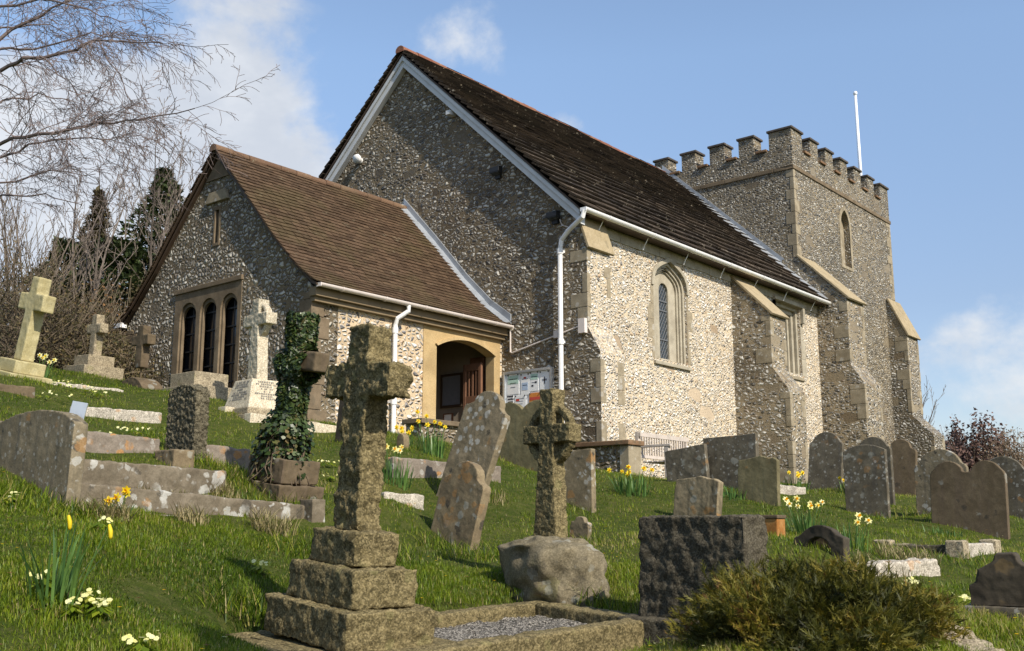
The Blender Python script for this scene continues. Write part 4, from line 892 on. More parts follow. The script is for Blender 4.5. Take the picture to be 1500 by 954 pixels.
m=MB(); m.box(-.06,.08,-.06,.10,-.3,.24); o=m.build('kerb_post',M['kerb_lichen'],loc=P(458,776,8.75)); rough(o,.004,.1,.012); tag(o,'square kerb end post of the long lichen kerb','kerb post')
kerb('orange lichen kerb to one side of the mottled granite headstone',P(127,631,8.95),P(236,643,9.45),.12,.33,'kerb_orange')
kerb('orange lichen kerb between the mottled headstone and the ivy cross',P(290,649,9.6),P(368,659,10.0),.12,.33,'kerb_orange')
kerb('pale kerb edged with orange lichen higher up the bank',P(113,595,11),P(238,604,12),.12,.32,'kerb_white')
kerb('long low white kerb under the cream cross',P(19,552,12.4),P(182,571,13.2),.12,.25,'kerb_white')
kerb('half-sunk brown stone in the grass below the cream cross',P(-40,558,10.8),P(53,567,11.2),.2,.3,'lime_brown')
kerb('white-topped kerb behind the two leaning headstones',P(575,669,11),P(735,684,12),.12,.30,'kerb_orange')
kerb('thin white kerb strip sunk in the turf between cross and leaning stones',P(563,721,9.8),P(622,725,10),.10,.2,'kerb_white')
kerb('rough pale granite kerb beyond the golden bush',P(1270,826,7.6),P(1375,819,8.25),.16,.35,'kerb_white',amp=.012)
kerb('flat pale edging stone among the daffodils by the tower headstone',P(1125,708,14.5),P(1180,714,14.8),.3,.2,'kerb_white')
o=thing('grave_kerb','grey granite kerb with corner blocks in front of the double headstone','grave kerb',P(1413,826,9.0))
for nm,b,mt in (('corner_block',(0,.15,0,.15,-.3,.19),'granite_grey'),('corner_block',(.92,1.07,0,.15,-.3,.19),'granite_grey'),('kerbstone',(.151,.919,.015,.13,-.3,.16),'kerb_white'),('kerbstone',(.02,.13,.151,.62,-.3,.15),'granite_dark'),('corner_block',(0,.15,.621,.77,-.3,.19),'granite_grey'),('kerbstone',(.151,1.0,.64,.75,-.3,.15),'granite_grey')):
    m=MB(); m.box(*b); q=m.build(nm,M[mt],o); rough(q,.004,.08,.012)
o=kerb('rounded grey kerb end sloping out from under the golden bush',P(1335,905,5.1),P(1445,968,4.5),.17,.3,'granite_grey',amp=.008)
p=P(255,676,9.15); m=MB(); m.box(-.10,.10,-.15,.15,-.2,.095); o=m.build('footing_block',M['lime_orange'],loc=p); rough(o,.004,.1,.012); tag(o,'small orange block set before the mottled granite headstone','block')
m=MB(); m.box(-.006,.006,-.055,.055,-.1,.14); o=m.build('grave_marker',M['grey_metal'],loc=P(110,618,7.3),rot=(R(10),R(4),R(38)),bevel=.002); tag(o,'small bent metal grave marker plate beside the humped headstone','grave marker')
# ivy covered cross
def leaves(name,pts,sizes,nrm,tint,mat,parent=None,aspect=.75,loc=None,fold=.0,tipdir=None):
    pts=np.asarray(pts,float); N=len(pts); nrm=np.asarray(nrm,float); nrm/=np.linalg.norm(nrm,axis=1,keepdims=True)+1e-9
    t=rng.normal(size=(N,3)) if tipdir is None else np.asarray(tipdir,float)
    t=t-nrm*(t*nrm).sum(1,keepdims=True); t/=np.linalg.norm(t,axis=1,keepdims=True)+1e-9; b=np.cross(nrm,t); s=np.asarray(sizes)[:,None]
    v=np.stack([pts-t*s*.5,pts+b*s*aspect*.5-t*s*.08,pts+t*s*.5+nrm*s*fold,pts-b*s*aspect*.5-t*s*.08],1).reshape(-1,3)
    me=bpy.data.meshes.new(name); me.vertices.add(4*N); me.vertices.foreach_set('co',v.ravel()); me.loops.add(4*N); me.loops.foreach_set('vertex_index',np.arange(4*N,dtype=np.int32))
    me.polygons.add(N); me.polygons.foreach_set('loop_start',np.arange(0,4*N,4,dtype=np.int32)); me.polygons.foreach_set('loop_total',np.full(N,4,np.int32))
    a=me.attributes.new('tint','FLOAT','POINT'); a.data.foreach_set('value',np.repeat(tint,4).astype(np.float32)); me.materials.append(mat); me.update()
    o=bpy.data.objects.new(name,me); COL.objects.link(o)
    if parent: o.parent=parent
    if loc is not None: o.location=loc
    return o
ic=P(412,712,9.2); o=thing('ivy_cross','old stone cross smothered in dark ivy with one bare arm end','cross',ic,(R(8.5),0,0))
rbox('step',.48,.58,-.2,.03,M['lime_brown'],o,.006,.1,.015); rbox('step',.40,.48,.031,.24,M['lime_brown'],o,.006,.1,.015)
slab('cross',[(max(y,-9) if y<.12 else .14,z+.26) if y<.34 else (y,z) for y,z in cross_outline(1.15,.22,.18,.74,.17,.33)],.16,M['lime_brown'],o,amp=.004,voxel=.014,sink=0,x0=-.08)
N=8600; pts=[];nr=[]
for i in range(N):
    r=random.random()
    if r<.56:
        z=random.uniform(.28,1.50); a=random.uniform(0,2*math.pi); k=.125+.045*mnoise.noise((math.cos(a)*2,math.sin(a)*2,z*3.2))+(.07*max(0,.6-z)/.35)
        pts.append((k*math.cos(a),-.03+k*1.0*math.sin(a)+.03,z)); nr.append((math.cos(a),math.sin(a),random.uniform(-.1,.9)))
    elif r<.76:
        y=random.uniform(-.20,.16); a=random.uniform(0,2*math.pi); k=.135+.03*mnoise.noise((y*6,a,2)); pts.append((k*math.cos(a),y,1.06+k*1.1*math.sin(a)-.02)); nr.append((math.cos(a),random.uniform(-.3,.3),math.sin(a)+.4))
    else:
        a=random.uniform(0,2*math.pi); k=random.uniform(.12,.25); pts.append((k*math.cos(a),.04+k*1.15*math.sin(a),random.uniform(.2,.66)-(k-.12)*1.2)); nr.append((math.cos(a),math.sin(a),.8))
nr=np.array(nr)+rng.normal(size=(N,3))*.38
leaves('ivy_leaves',pts,rng.uniform(.020,.070,N),nr,rng.random(N)**1.0*np.where(np.array(pts)[:,2]<.5,1.0,.9),M['ivy'],o,.85,fold=-.12)
m=MB()
for i in range(30):
    a=random.uniform(2.2,6.2); k=.16; pt=[]; z=random.uniform(.28,.55)
    for s in range(7):
        f=s/6; pt.append((math.cos(a)*(k+.13*f*random.uniform(.6,1.1)),math.sin(a)*(k+.13*f)+.02,z*(1-f)+.0*f+random.uniform(-.03,.03))); a+=random.uniform(-.3,.3)
    m.tube(pt,[random.uniform(.004,.010)*(1-.4*s/6) for s in range(7)],5)
m.build('ivy_stems',M['ivy_stem'],o,smooth=True)
# wooden bench against the wall
bp=P(962,713,16.0); bz=.70
o=thing('bench','weathered wooden slatted bench below the nave window','bench',(.55,-1.12,G(1.2,-1.1)-.02))
W=1.5; m=MB()
for k in range(5): m.box(0,W,-.18+.10*k,-.10+.10*k,.42,.445)
m.build('seat',M['wood_grey'],o,bevel=.004)
m=MB(); m.box(0,W,.33,.37,.84,.91); m.box(0,W,.33,.365,.50,.55)
for k in range(19): x=.07+k*.075; m.box(x-.014,x+.014,.335,.355,.551,.839)
m.build('backrest',M['wood_grey'],o,bevel=.003)
for x in (.03,W-.03):
    m=MB(); m.box(x-.035,x+.035,-.18,-.11,-.1,.66); m.build('leg',M['wood_grey'],o,bevel=.004); m=MB(); m.box(x-.035,x+.035,.372,.43,-.1,.92); m.build('leg',M['wood_grey'],o,bevel=.004)
    m=MB(); m.box(x-.04,x+.04,-.22,.371,.661,.70); m.build('armrest',M['wood_grey'],o,bevel=.006)
m=MB(); m.box(.0,W,-.17,-.12,.34,.419); m.build('seat_rail',M['wood_grey'],o)
m=MB(); m.box(-.1,.9,-.55,-.25,-.1,.12); m.build('x',M['kerb_lichen']) if False else None
kerb('low brown step in front of the wooden bench',(.05,-1.75,G(.5,-1.7)+.10),(1.1,-1.70,G(1,-1.7)+.09),.3,.3,'lime_brown')
# ------------------------------------------------------------------ flowers
def blade_mb(m,x,y,z,h,w,ang,lean,segs=4,curl=.5):
    """a strap leaf"""
    dx,dy=math.cos(ang),math.sin(ang); px,py=-dy,dx; prev=None; m.tint=random.random()
    for i in range(segs+1):
        f=i/segs; r=lean*h*(f**(1+curl)); zz=h*(f-.18*lean*f*f); ww=w*(1-f**3)*.5+.0004
        a=m.av((x+dx*r+px*ww,y+dy*r+py*ww,z+zz)); b=m.av((x+dx*r-px*ww,y+dy*r-py*ww,z+zz))
        if prev: m.af([prev[0],prev[1],b,a])
        prev=(a,b)
def flower_mb(mp,mt,c,dirv,r,tube=.6):
    d=Vector(dirv).normalized(); u=d.orthogonal().normalized(); w=d.cross(u); c=Vector(c); mp.tint=random.random(); mt.tint=random.random()
    for k in range(6):
        a=2*math.pi*k/6+random.uniform(-.1,.1); e=u*math.cos(a)+w*math.sin(a); s=d.cross(e)
        mp.af([mp.av(c),mp.av(c+e*r*.55+s*r*.30+d*r*.05),mp.av(c+e*r+d*r*random.uniform(-.1,.2)),mp.av(c+e*r*.55-s*r*.30+d*r*.05)])
    A=[];B=[]
    for k in range(8):
        a=2*math.pi*k/8; e=u*math.cos(a)+w*math.sin(a); A.append(mt.av(c+e*r*.22+d*.004)); B.append(mt.av(c+e*r*.36+d*r*tube))
    for k in range(8): mt.af([A[k],A[(k+1)%8],B[(k+1)%8],B[k]])
    mt.af(A)
def daffodils(label,loc,n,spread,h,flowers,pet='petal_yellow',trum='trumpet',fr=.035,buds=False,group='daffodil clumps in the churchyard',lw=.014,face=None):
    x,y=loc; z=G(x,y); o=thing('daffodil_clump',label,'flowers',(x,y,z),group=group); m=MB()
    for i in range(n):
        a=random.uniform(0,6.283); k=spread*math.sqrt(random.random()); bx,by=k*math.cos(a),k*math.sin(a)
        blade_mb(m,bx,by,G(x+bx,y+by)-z-.02,h*random.uniform(.65,1.1),lw*random.uniform(.7,1.2),a+random.uniform(-.8,.8),random.uniform(.05,.5)*(.4+k/spread))
    m.build('leaves',M['daff_leaf'],o,recalc=False)
    for (dx,dy,fh) in flowers:
        ms=MB(); top=Vector((dx*1.1,dy*1.1,fh)); ms.tube([(dx*.5,dy*.5,-.02),(dx*.85,dy*.85,fh*.6),top],.0035,5); st=ms.build('flower_stem',M['daff_leaf'],o)
        if buds:
            b=MB(); b.tint=random.random(); b.tube([top,top+Vector((0,0,-.005)),top+Vector((.005,-.004,-.03)),top+Vector((.006,-.006,-.055)),top+Vector((.006,-.006,-.066))],[.003,.007,.010,.009,.003],7); b.build('bud',M['petal_yellow'],st,smooth=True)
        else:
            mp,mt=MB(),MB(); f=face or (random.uniform(-1,-.2),random.uniform(-1,-.3),random.uniform(-.15,.35)); flower_mb(mp,mt,top,f,fr*random.uniform(.85,1.15))
            mp.build('petals',M[pet],st,recalc=False); mt.build('trumpet',M[trum],st,recalc=False)
    return o
def xy(u,v,Y): p=P(u,v,Y); return (p.x,p.y)
rf=lambda n,s,h0,h1:[(random.uniform(-s,s),random.uniform(-s,s),random.uniform(h0,h1)) for _ in range(n)]
daffodils('tall daffodil clump with two drooping yellow buds in the near grass',xy(78,862,4.75),34,.11,.33,[(.03,-.02,.345),(.13,-.16,.305)],buds=True,lw=.013)
daffodils('few yellow daffodils among dry grass on the lichen kerb',xy(172,752,7.1),14,.08,.12,[(.03,-.03,.17),(-.02,-.02,.12),(.04,-.02,.15),(-.05,.02,.10)],lw=.01)
daffodils('yellow daffodil clump beside the little orange footstone',xy(598,648,12.7),26,.12,.20,rf(7,.10,.17,.24),lw=.014)
daffodils('tall yellow daffodil clump before the porch ledge',xy(632,655,12.6),55,.17,.33,rf(5,.14,.30,.42)+[(-.12,.1,.5),(.02,.1,.46)],lw=.016)
daffodils('daffodil clump touching the shaft of the big rough cross',xy(578,695,10.8),48,.17,.28,rf(5,.14,.27,.38),'petal_pale',lw=.016)
daffodils('daffodil clump with drooping blooms before the bench',xy(927,730,12.5),90,.22,.27,rf(8,.2,.24,.32),'petal_yellow',lw=.016)
daffodils('pale narcissus clump behind the orange pot',xy(1182,772,9.6),60,.19,.22,rf(8,.17,.2,.31),'petal_pale','trumpet',.032,lw=.012)
daffodils('narcissus pair growing behind the low dark arch',xy(1248,790,8.7),40,.15,.22,[(-.03,-.06,.20),(.03,-.12,.21),(.1,-.02,.25)],'petal_pale','trumpet',.034,lw=.011)
daffodils('small daffodil clump at the foot of the nave buttress',xy(1166,700,15.5),34,.2,.22,rf(5,.17,.2,.28),'petal_yellow',lw=.016)
daffodils('pale daffodils beside the cream cross',xy(56,560,13),40,.2,.26,rf(6,.16,.24,.36),'petal_pale','petal_yellow',.035,lw=.016)
daffodils('daffodil leaves between the tower headstone and the row of three',xy(1243,712,15.2),20,.15,.16,rf(3,.12,.15,.2),'petal_yellow',lw=.014)
o=daffodils('dense dark green leaf tuft between two grey headstones',xy(1072,715,12.3),60,.15,.15,[],lw=.012,group=None); o['category']='plant'
o=daffodils('dark weedy tuft before the double headstone',xy(1385,772,11.2),60,.22,.12,[],lw=.012,group=None); o['category']='plant'
# primroses: pale clumps
def primrose(label,u,v,Y,nf,s):
    x,y=xy(u,v,Y); z=G(x,y); o=thing('primrose_clump',label,'flowers',(x,y,z),group='pale primrose clumps in the grass'); N=26
    a=rng.uniform(0,6.28,N); k=s*np.sqrt(rng.random(N)); pts=np.c_[k*np.cos(a),k*np.sin(a),.015+rng.uniform(0,.03,N)]
    leaves('leaves',pts,rng.uniform(.04,.075,N),np.c_[np.cos(a)*.5,np.sin(a)*.5,np.ones(N)],rng.uniform(.3,.9,N),M['blade'],o,.5,tipdir=np.c_[np.cos(a),np.sin(a),.3*np.ones(N)])
    m=MB(); mt=MB()
    for i in range(nf):
        a=random.uniform(0,6.28); k=s*math.sqrt(random.random()); c=Vector((k*math.cos(a),k*math.sin(a),random.uniform(.05,.085))); d=Vector((random.uniform(-.8,.2),random.uniform(-.9,.1),.6)).normalized(); u_=d.orthogonal().normalized(); w_=d.cross(u_); r=random.uniform(.010,.0145); m.tint=random.random()
        for q in range(5):
            t=6.283*q/5; e=u_*math.cos(t)+w_*math.sin(t); sd=d.cross(e); m.af([m.av(c),m.av(c+e*r*.8+sd*r*.5),m.av(c+e*r),m.av(c+e*r*.8-sd*r*.5)])
    m.build('blossom',M['petal_pale'],o,recalc=False)
PR=[('pale primrose cluster in the near grass below the bud daffodils',146,905,4.7,14,.05),('second near primrose cluster under the bud daffodils',130,898,4.75,8,.05),('primrose clump close to the bottom grass edge',205,945,4.4,11,.07),('few primroses beside the bottom-edge clump',105,925,4.6,5,.05),
('sparse primroses in the nearest dark grass',60,893,4.8,6,.06),('three primroses by the bud daffodils',150,772,6.3,5,.07),('primrose by the near grass corner',12,752,6.6,5,.05),('primrose spray behind the humped headstone',145,612,9.6,9,.12),('primrose row on the bank above the lichen kerb',200,619,10.6,13,.2),
('primroses around the metal marker',125,622,9.2,8,.10),('dense primroses under the cream cross kerb',90,555,12.6,14,.2),('primroses beside the brown sunk stone',70,578,11.4,10,.25),('primroses midway along the upper bank',140,580,12.2,8,.15),('primroses below the small brown cross',115,575,12.4,8,.2),
('primroses between ivy cross and dark slate headstone',478,657,10.8,9,.15),('primrose clump lower beside the ivy cross',485,676,10.2,4,.08),('primrose spot between lichen kerb and big cross',382,822,6.6,6,.05),('cream primula clump at the corner of the chippings kerb',862,892,6.3,12,.05),
('primroses between the pale kerb and dark memorial',1420,877,6.4,9,.10),('primrose line before the dark memorial',1432,881,6.3,8,.09),('primroses touching the dark memorial base',1447,878,6.4,6,.06),('primroses beyond the golden bush by the pale kerb',1335,872,6.9,6,.06),('primrose bunch below the pale granite kerb',1332,864,7.1,4,.05)]
for t in PR: primrose(*t)
# ------------------------------------------------------------------ golden conifer bush
def frond_bush(label,c,rx,ry,rz,n,mat,cat='shrub',name='juniper_bush',L=(.07,.16)):
    o=thing(name,label,cat,c); pts=[];tip=[];nr=[];sz=[];ti=[]
    for i in range(n):
        d=Vector(rng.normal(size=3)); d.z=abs(d.z)*.9+.02; d.normalize(); k=random.uniform(.45,1.0)**.6
        k*=1+.42*mnoise.noise(d*2.3+Vector((5,2,1)))+.16*mnoise.noise(d*7)
        b=Vector((d.x*rx*k,d.y*ry*k,d.z*rz*k)); g=(d*.6+Vector((random.uniform(-.9,.9),random.uniform(-.9,.9),random.uniform(-.3,.9)))).normalized(); l=random.uniform(*L); s=g.orthogonal().normalized(); nn=g.cross(s)
        rot=Matrix.Rotation(random.uniform(0,6.28),3,g); s=rot@s; nn=rot@nn; tt=min(1,max(0,.46+.55*mnoise.noise(b*5.5)+random.gauss(0,.15)))
        pts.append(b+g*l*.5);tip.append(g);nr.append(nn);sz.append(l);ti.append(tt)
        for j in range(7):
            f=(j+1)/8; sg=1 if j%2 else -1; e=(g+s*sg*random.uniform(.5,.9)+nn*random.uniform(-.3,.3)).normalized(); q=l*.5*(1.05-f*.75)
            pts.append(b+g*l*f+e*q*.5);tip.append(e);nr.append(nn+Vector(rng.normal(size=3))*.3);sz.append(q);ti.append(min(1,max(0,tt+random.uniform(-.12,.2))))
    leaves('fronds',[tuple(p) for p in pts],np.array(sz),[tuple(p) for p in nr],np.array(ti),mat,o,.14,tipdir=[tuple(p) for p in tip])
    m=MB()
    for i in range(70):
        d=Vector(rng.normal(size=3)); d.z=abs(d.z)*.8; d.normalize(); e=Vector((d.x*rx,d.y*ry,d.z*rz))*random.uniform(.75,.98); m.tube([(0,0,-.1),e*.5+Vector((0,0,.03)),e],[.012,.007,.003],4)
    m.build('stems',M['twig_brown'],o); return o
bx,by=xy(1205,950,4.95)
frond_bush('dense golden brown juniper bush spreading over the near grass',(bx+.12,by+.07,G(bx,by)-.08),.56,.58,.385,19000,M['juniper'],L=(.03,.085))
# ------------------------------------------------------------------ trees
def grow(m,p,d,L,r,depth,cfg):
    n=cfg['seg'][min(depth,len(cfg['seg'])-1)]; pts=[p.copy()]; rad=[r]; q=p.copy(); e=d.normalized()
    for i in range(n):
        e=(e+Vector((random.gauss(0,1),random.gauss(0,1),random.gauss(0,1)))*cfg['wob']+Vector((0,0,cfg['up'][min(depth,len(cfg['up'])-1)]))).normalized(); q=q+e*(L/n); pts.append(q.copy()); rad.append(max(cfg['rmin'],r*(1-.75*(i+1)/n)))
    m.tube(pts,rad,7 if r>.05 else (5 if r>.02 else 3),False)
    if depth>=cfg['depth']: return
    k=cfg['kids'][depth]
    for j in range(k):
        f=cfg['f0']+(1-cfg['f0'])*(j+random.random())/k; i=min(int(f*n),n-1); a=pts[i].lerp(pts[i+1],f*n-i); t=(pts[i+1]-pts[i]).normalized(); o=t.orthogonal().normalized(); o=Matrix.Rotation(random.uniform(0,6.283),3,t)@o
        ang=random.uniform(*cfg['ang']); dd=(t*math.cos(ang)+o*math.sin(ang)).normalized()
        grow(m,a,dd,L*cfg['len']*random.uniform(.6,1.15)*(1.1-.45*f),max(cfg['rmin'],rad[i]*cfg['rr']),depth+1,cfg)
# hanging birch whose trunk stands beyond the frame
tb=P(-95,640,14.5); o=thing('birch_tree','bare birch with long drooping twigs hanging over the bank','tree',(tb.x,tb.y,G(tb.x,tb.y)-.1)); O=Vector(o.location)
m=MB(); tr=[Vector((0,0,0)),(P(-100,330,14.5)-O)*.5+Vector((.03,-.02,0)),P(-100,330,14.5)-O,P(-95,150,14.4)-O,P(-70,0,14.3)-O,P(-40,-160,14.2)-O]; m.tube(tr,[.20,.17,.15,.12,.09,.05],10); trunk=m.build('trunk',M['bark_birch'],o,smooth=True)
birch=dict(seg=[7,6,5,4],wob=.10,up=[-.02,-.07,-.10,-.1],rmin=.0030,depth=2,kids=[6,4],f0=.12,ang=(.35,.95),len=.45,rr=.6)
limbs=[([(-100,150,14.4),(0,105,13.6),(37,87,13.3),(111,72,13.0),(151,57,12.8),(235,62,12.4)],.050),([(-98,120,14.4),(0,74,14.6),(50,70,14.5),(134,50,14.3),(200,60,14.2)],.034),
([(-100,262,14.5),(0,206,13.4),(60,198,13.0),(128,185,12.6),(151,181,12.4),(201,176,12.0),(285,159,11.6)],.042),([(-100,290,14.5),(0,231,14.2),(40,215,14),(100,204,13.8),(150,202,13.6),(181,210,13.5)],.03),
([(-95,130,14.4),(20,45,14.8),(80,10,14.6),(150,-20,14.4)],.05),([(-92,60,14.3),(0,10,13.8),(60,0,13.5),(130,12,13.2),(185,35,13)],.035),([(-100,300,14.5),(0,270,15),(70,250,15),(140,255,15)],.03),([(-100,330,14.5),(0,290,13.8),(60,285,13.6),(120,300,13.4)],.026),
([(140,55,12.9),(174,110,12.8),(191,151,12.75),(208,168,12.7)],.014),([(60,82,13.2),(100,120,13.1),(125,150,13.0)],.014),([(-95,200,14.5),(0,150,15),(60,140,15.2),(110,150,15.2)],.03),([(-95,90,14.4),(0,40,15.2),(70,35,15.4),(140,70,15.4)],.03)]
m=MB()
for pl,r in limbs:
    r*=.72; pts=[P(*q)-O for q in pl]; fine=[]
    for a,b in zip(pts,pts[1:]):
        for i in range(3): fine.append(a.lerp(b,i/3)+Vector(rng.normal(size=3))*.02)
    fine.append(pts[-1]); n=len(fine); rad=[max(.006,r*(1-.82*i/(n-1))) for i in range(n)]; m.tube(fine,rad,6,False)
    for i in range(3,n):
        for q in range(2 if r>.02 else 1):
            t=(fine[i]-fine[i-1]).normalized(); e=(t*random.uniform(.4,1.1)+Vector((random.uniform(-.5,.5),random.uniform(-.5,.5),random.uniform(-.75,.45)))).normalized()
            grow(m,fine[i].lerp(fine[i-1],random.random()),e,random.uniform(.55,1.35),max(.0042,rad[i]*.36),0,birch)
m.build('branches',M['bark_birch'],o)
def bare_tree(label,u,v,Y,H,stems,cfg,sp=.5,mat='bark',name='bare_tree',r0=.06,group='bare trees behind the porch'):
    x,y=xy(u,v,Y); o=thing(name,label,'tree',(x,y,G(x,y)-.1),group=group); m=MB()
    m.tube([(0,0,0),(0,0,.5)],[r0*1.5,r0*1.2],8); m.build('trunk',M[mat],o); m=MB()
    for s in range(stems):
        a=6.283*s/stems+random.uniform(-.3,.3); d=Vector((math.cos(a)*sp*random.uniform(.3,1),math.sin(a)*sp*random.uniform(.3,1),1)); grow(m,Vector((0,0,.35)),d,H*random.uniform(.75,1.05),r0*.6,0,cfg)
    m.build('branches',M[mat],o); return o
up=dict(seg=[9,7,5,4],wob=.07,up=[.05,.10,.10,.06],rmin=.0055,depth=3,kids=[9,5,3],f0=.22,ang=(.3,.8),len=.36,rr=.5)
bare_tree('bare multi-stemmed tree with upright twigs beside the porch roof',238,470,22,4.9,7,up,.38)
bare_tree('pale bare sapling in front of the dark conifers',118,500,20,3.9,4,up,.3)
bare_tree('wide bare tree at the far side of the bank',30,520,21,4.6,7,up,.75)
bare_tree('leafless tree standing low behind the porch verge',285,470,24,4.6,5,up,.35)
def conifer(label,u,v,Y,H,Rr,mat='conifer',n=5200,name='conifer_tree',shape_=.75,group='dark conifers behind the bank',size=(.10,.24),base=.12):
    x,y=xy(u,v,Y); o=thing(name,label,'tree',(x,y,G(x,y)-.1),group=group); m=MB(); m.tube([(0,0,0),(0,0,H*.95)],[.11,.02],7); m.build('trunk',M['bark'],o)
    z=base+(1-base)*rng.random(n)**.9; a=rng.uniform(0,6.283,n); lay=1+.30*np.sin(z*23+a*1.0)*(1-.3*np.sin(a*2+z*5))+.25*np.sin(a*3+z*9)+.15*np.sin(a*7-z*31); rr=Rr*np.clip((1-z),0.02,1)**(shape_*.72)*lay*(1+.5*np.array([mnoise.noise(Vector((q*1.3,w_*4,x)) ) for q,w_ in zip(a,z)]))*rng.uniform(.35,1.0,n)**.5*(np.minimum(1,(z-base)/.15+.35))
    pts=np.c_[rr*np.cos(a),rr*np.sin(a),z*H-.25*rr]; tip=np.c_[np.cos(a),np.sin(a),-.25+.5*rng.random(n)]+rng.normal(size=(n,3))*.45; nr=np.c_[-.3*np.cos(a),-.3*np.sin(a),np.ones(n)]+rng.normal(size=(n,3))*.5
    leaves('crown',pts,rng.uniform(*size,n),nr,np.clip(rng.normal(.45,.22,n),0,1),M[mat],o,.42,tipdir=tip); return o
conifer('narrow brown-green conifer spire among bare twigs',127,520,24,4.9,.62,'conifer_brown',3600)
conifer('broad dark conifer close to the porch verge',222,520,26,6.0,1.3,'conifer',9000)
conifer('dark conifer tip peeping over the porch roof',285,500,27,5.6,1.1,'conifer',5600)
conifer('low spreading yew under the conifer spire',160,540,22,3.5,1.5,'conifer',7500,shape_=.45)
conifer('short dark evergreen behind the bare sapling',82,540,23,3.5,1.0,'conifer',4500,shape_=.5)
def shrub(label,u,v,Y,rx,ry,rz,mat,n,tw,name='shrub',size=(.03,.07),group='brambly shrubs along the bank',twm='twig_brown',asp=.6,lift=.5):
    x,y=xy(u,v,Y); o=thing(name,label,'shrub',(x,y,G(x,y)-.1),group=group); d=rng.normal(size=(n,3)); d/=np.linalg.norm(d,axis=1,keepdims=True); d[:,2]=np.abs(d[:,2])
    k=rng.uniform(.25,1,n)**.5; l=np.array([1+.35*mnoise.noise(Vector(q)*2.6)+.2*mnoise.noise(Vector(q)*6) for q in d]); k=k*l; pts=d*k[:,None]*np.array([rx,ry,rz])
    leaves('foliage',pts,rng.uniform(*size,n),d+rng.normal(size=(n,3))*.8,np.clip(rng.normal(.45,.25,n),0,1),M[mat],o,asp)
    m=MB()
    for i in range(tw):
        e=Vector(rng.normal(size=3)); e.z=abs(e.z)+.15; e.normalize(); b=Vector((random.uniform(-.5,.5)*rx,random.uniform(-.5,.5)*ry,0)); t=Vector((e.x*rx,e.y*ry,e.z*rz))*random.uniform(.7,1.18)+b*.3; mid=b.lerp(t,.5)+Vector(rng.normal(size=3))*.12+Vector((0,0,.15)); end=t+Vector(rng.normal(size=3))*.1
        m.tube([b,b.lerp(mid,.55)+Vector(rng.normal(size=3))*.04,mid,mid.lerp(end,.5)+Vector(rng.normal(size=3))*.05,end],[.011,.009,.008,.006,.004],3,False)
    m.build('twigs',M[twm],o); return o
shrub('tangled brown bramble thicket behind the cream cross',40,560,17.5,1.7,1.5,1.9,'bramble',5200,420)
shrub('brown bramble thicket behind the grey granite cross',120,555,18.5,1.5,1.3,1.6,'bramble',5200,380)
shrub('russet beech hedge shoots by the porch corner',150,555,19.5,1.0,.9,2.0,'beech_leaf',1500,300,size=(.04,.08))
shrub('dark ivy mound low against the porch corner',165,560,17.2,.8,.8,.85,'bramble',3000,150)
shrub('bare twiggy thicket high on the bank edge',-10,560,20,2.2,1.8,3.1,'bramble',1800,620)
shrub('bare grey-brown thicket below the conifer spire',85,545,21.5,1.9,1.3,2.6,'bramble',2200,520)
shrub('green-brown undergrowth below the broad conifer',200,540,21,1.1,1.0,2.4,'conifer_brown',3800,260,size=(.05,.10))
GB='trees beyond the hill crest'
shrub('dark red-brown bushy tree beyond the hill crest',1447,735,34,1.15,1.15,2.55,'red_twig',7000,160,'bushy_tree',(.08,.16),GB)
shrub('small dark round-topped tree beyond the hill crest',1407,735,36,.42,.42,2.5,'red_twig',2600,40,'bushy_tree',(.08,.15),GB)
shrub('tan bare bushy tree beyond the hill crest at the picture edge',1490,735,32,1.1,1.0,2.0,'tan_twig',5200,320,'bushy_tree',(.05,.10),GB)
shrub('mauve low thicket beyond the hill crest',1395,735,40,1.6,1.0,2.0,'red_twig',2600,420,'bushy_tree',(.05,.1),GB)
o=bare_tree('bare twigs of a small tree showing past the tower buttress',1336,700,30,2.75,5,dict(up,depth=2,kids=[7,4]),.35,name='bare_tree',group=GB)
# trees standing south of the graveyard, behind the viewer: their shade falls on the near grass
def behind(x,y,H,Rr,n):
    o=thing('conifer_tree','dark conifer growing behind the viewer at the south hedge','tree',(x,y,G(x,y)-.1)); m=MB(); m.tube([(0,0,0),(0,0,H*.95)],[.13,.02],7); m.build('trunk',M['bark'],o)
    z=.15+.85*rng.random(n)**.9; a=rng.uniform(0,6.283,n); rr=Rr*np.clip(1-z,.02,1)**.7*(1+.3*np.sin(z*20+a))*rng.uniform(.3,1,n)**.5
    leaves('crown',np.c_[rr*np.cos(a),rr*np.sin(a),z*H-.2*rr],rng.uniform(.15,.35,n),rng.normal(size=(n,3))+np.array([0,0,1.]),np.clip(rng.normal(.45,.2,n),0,1),M['conifer'],o,.45)
behind(-12.3,-13.6,8.0,1.7,7000)
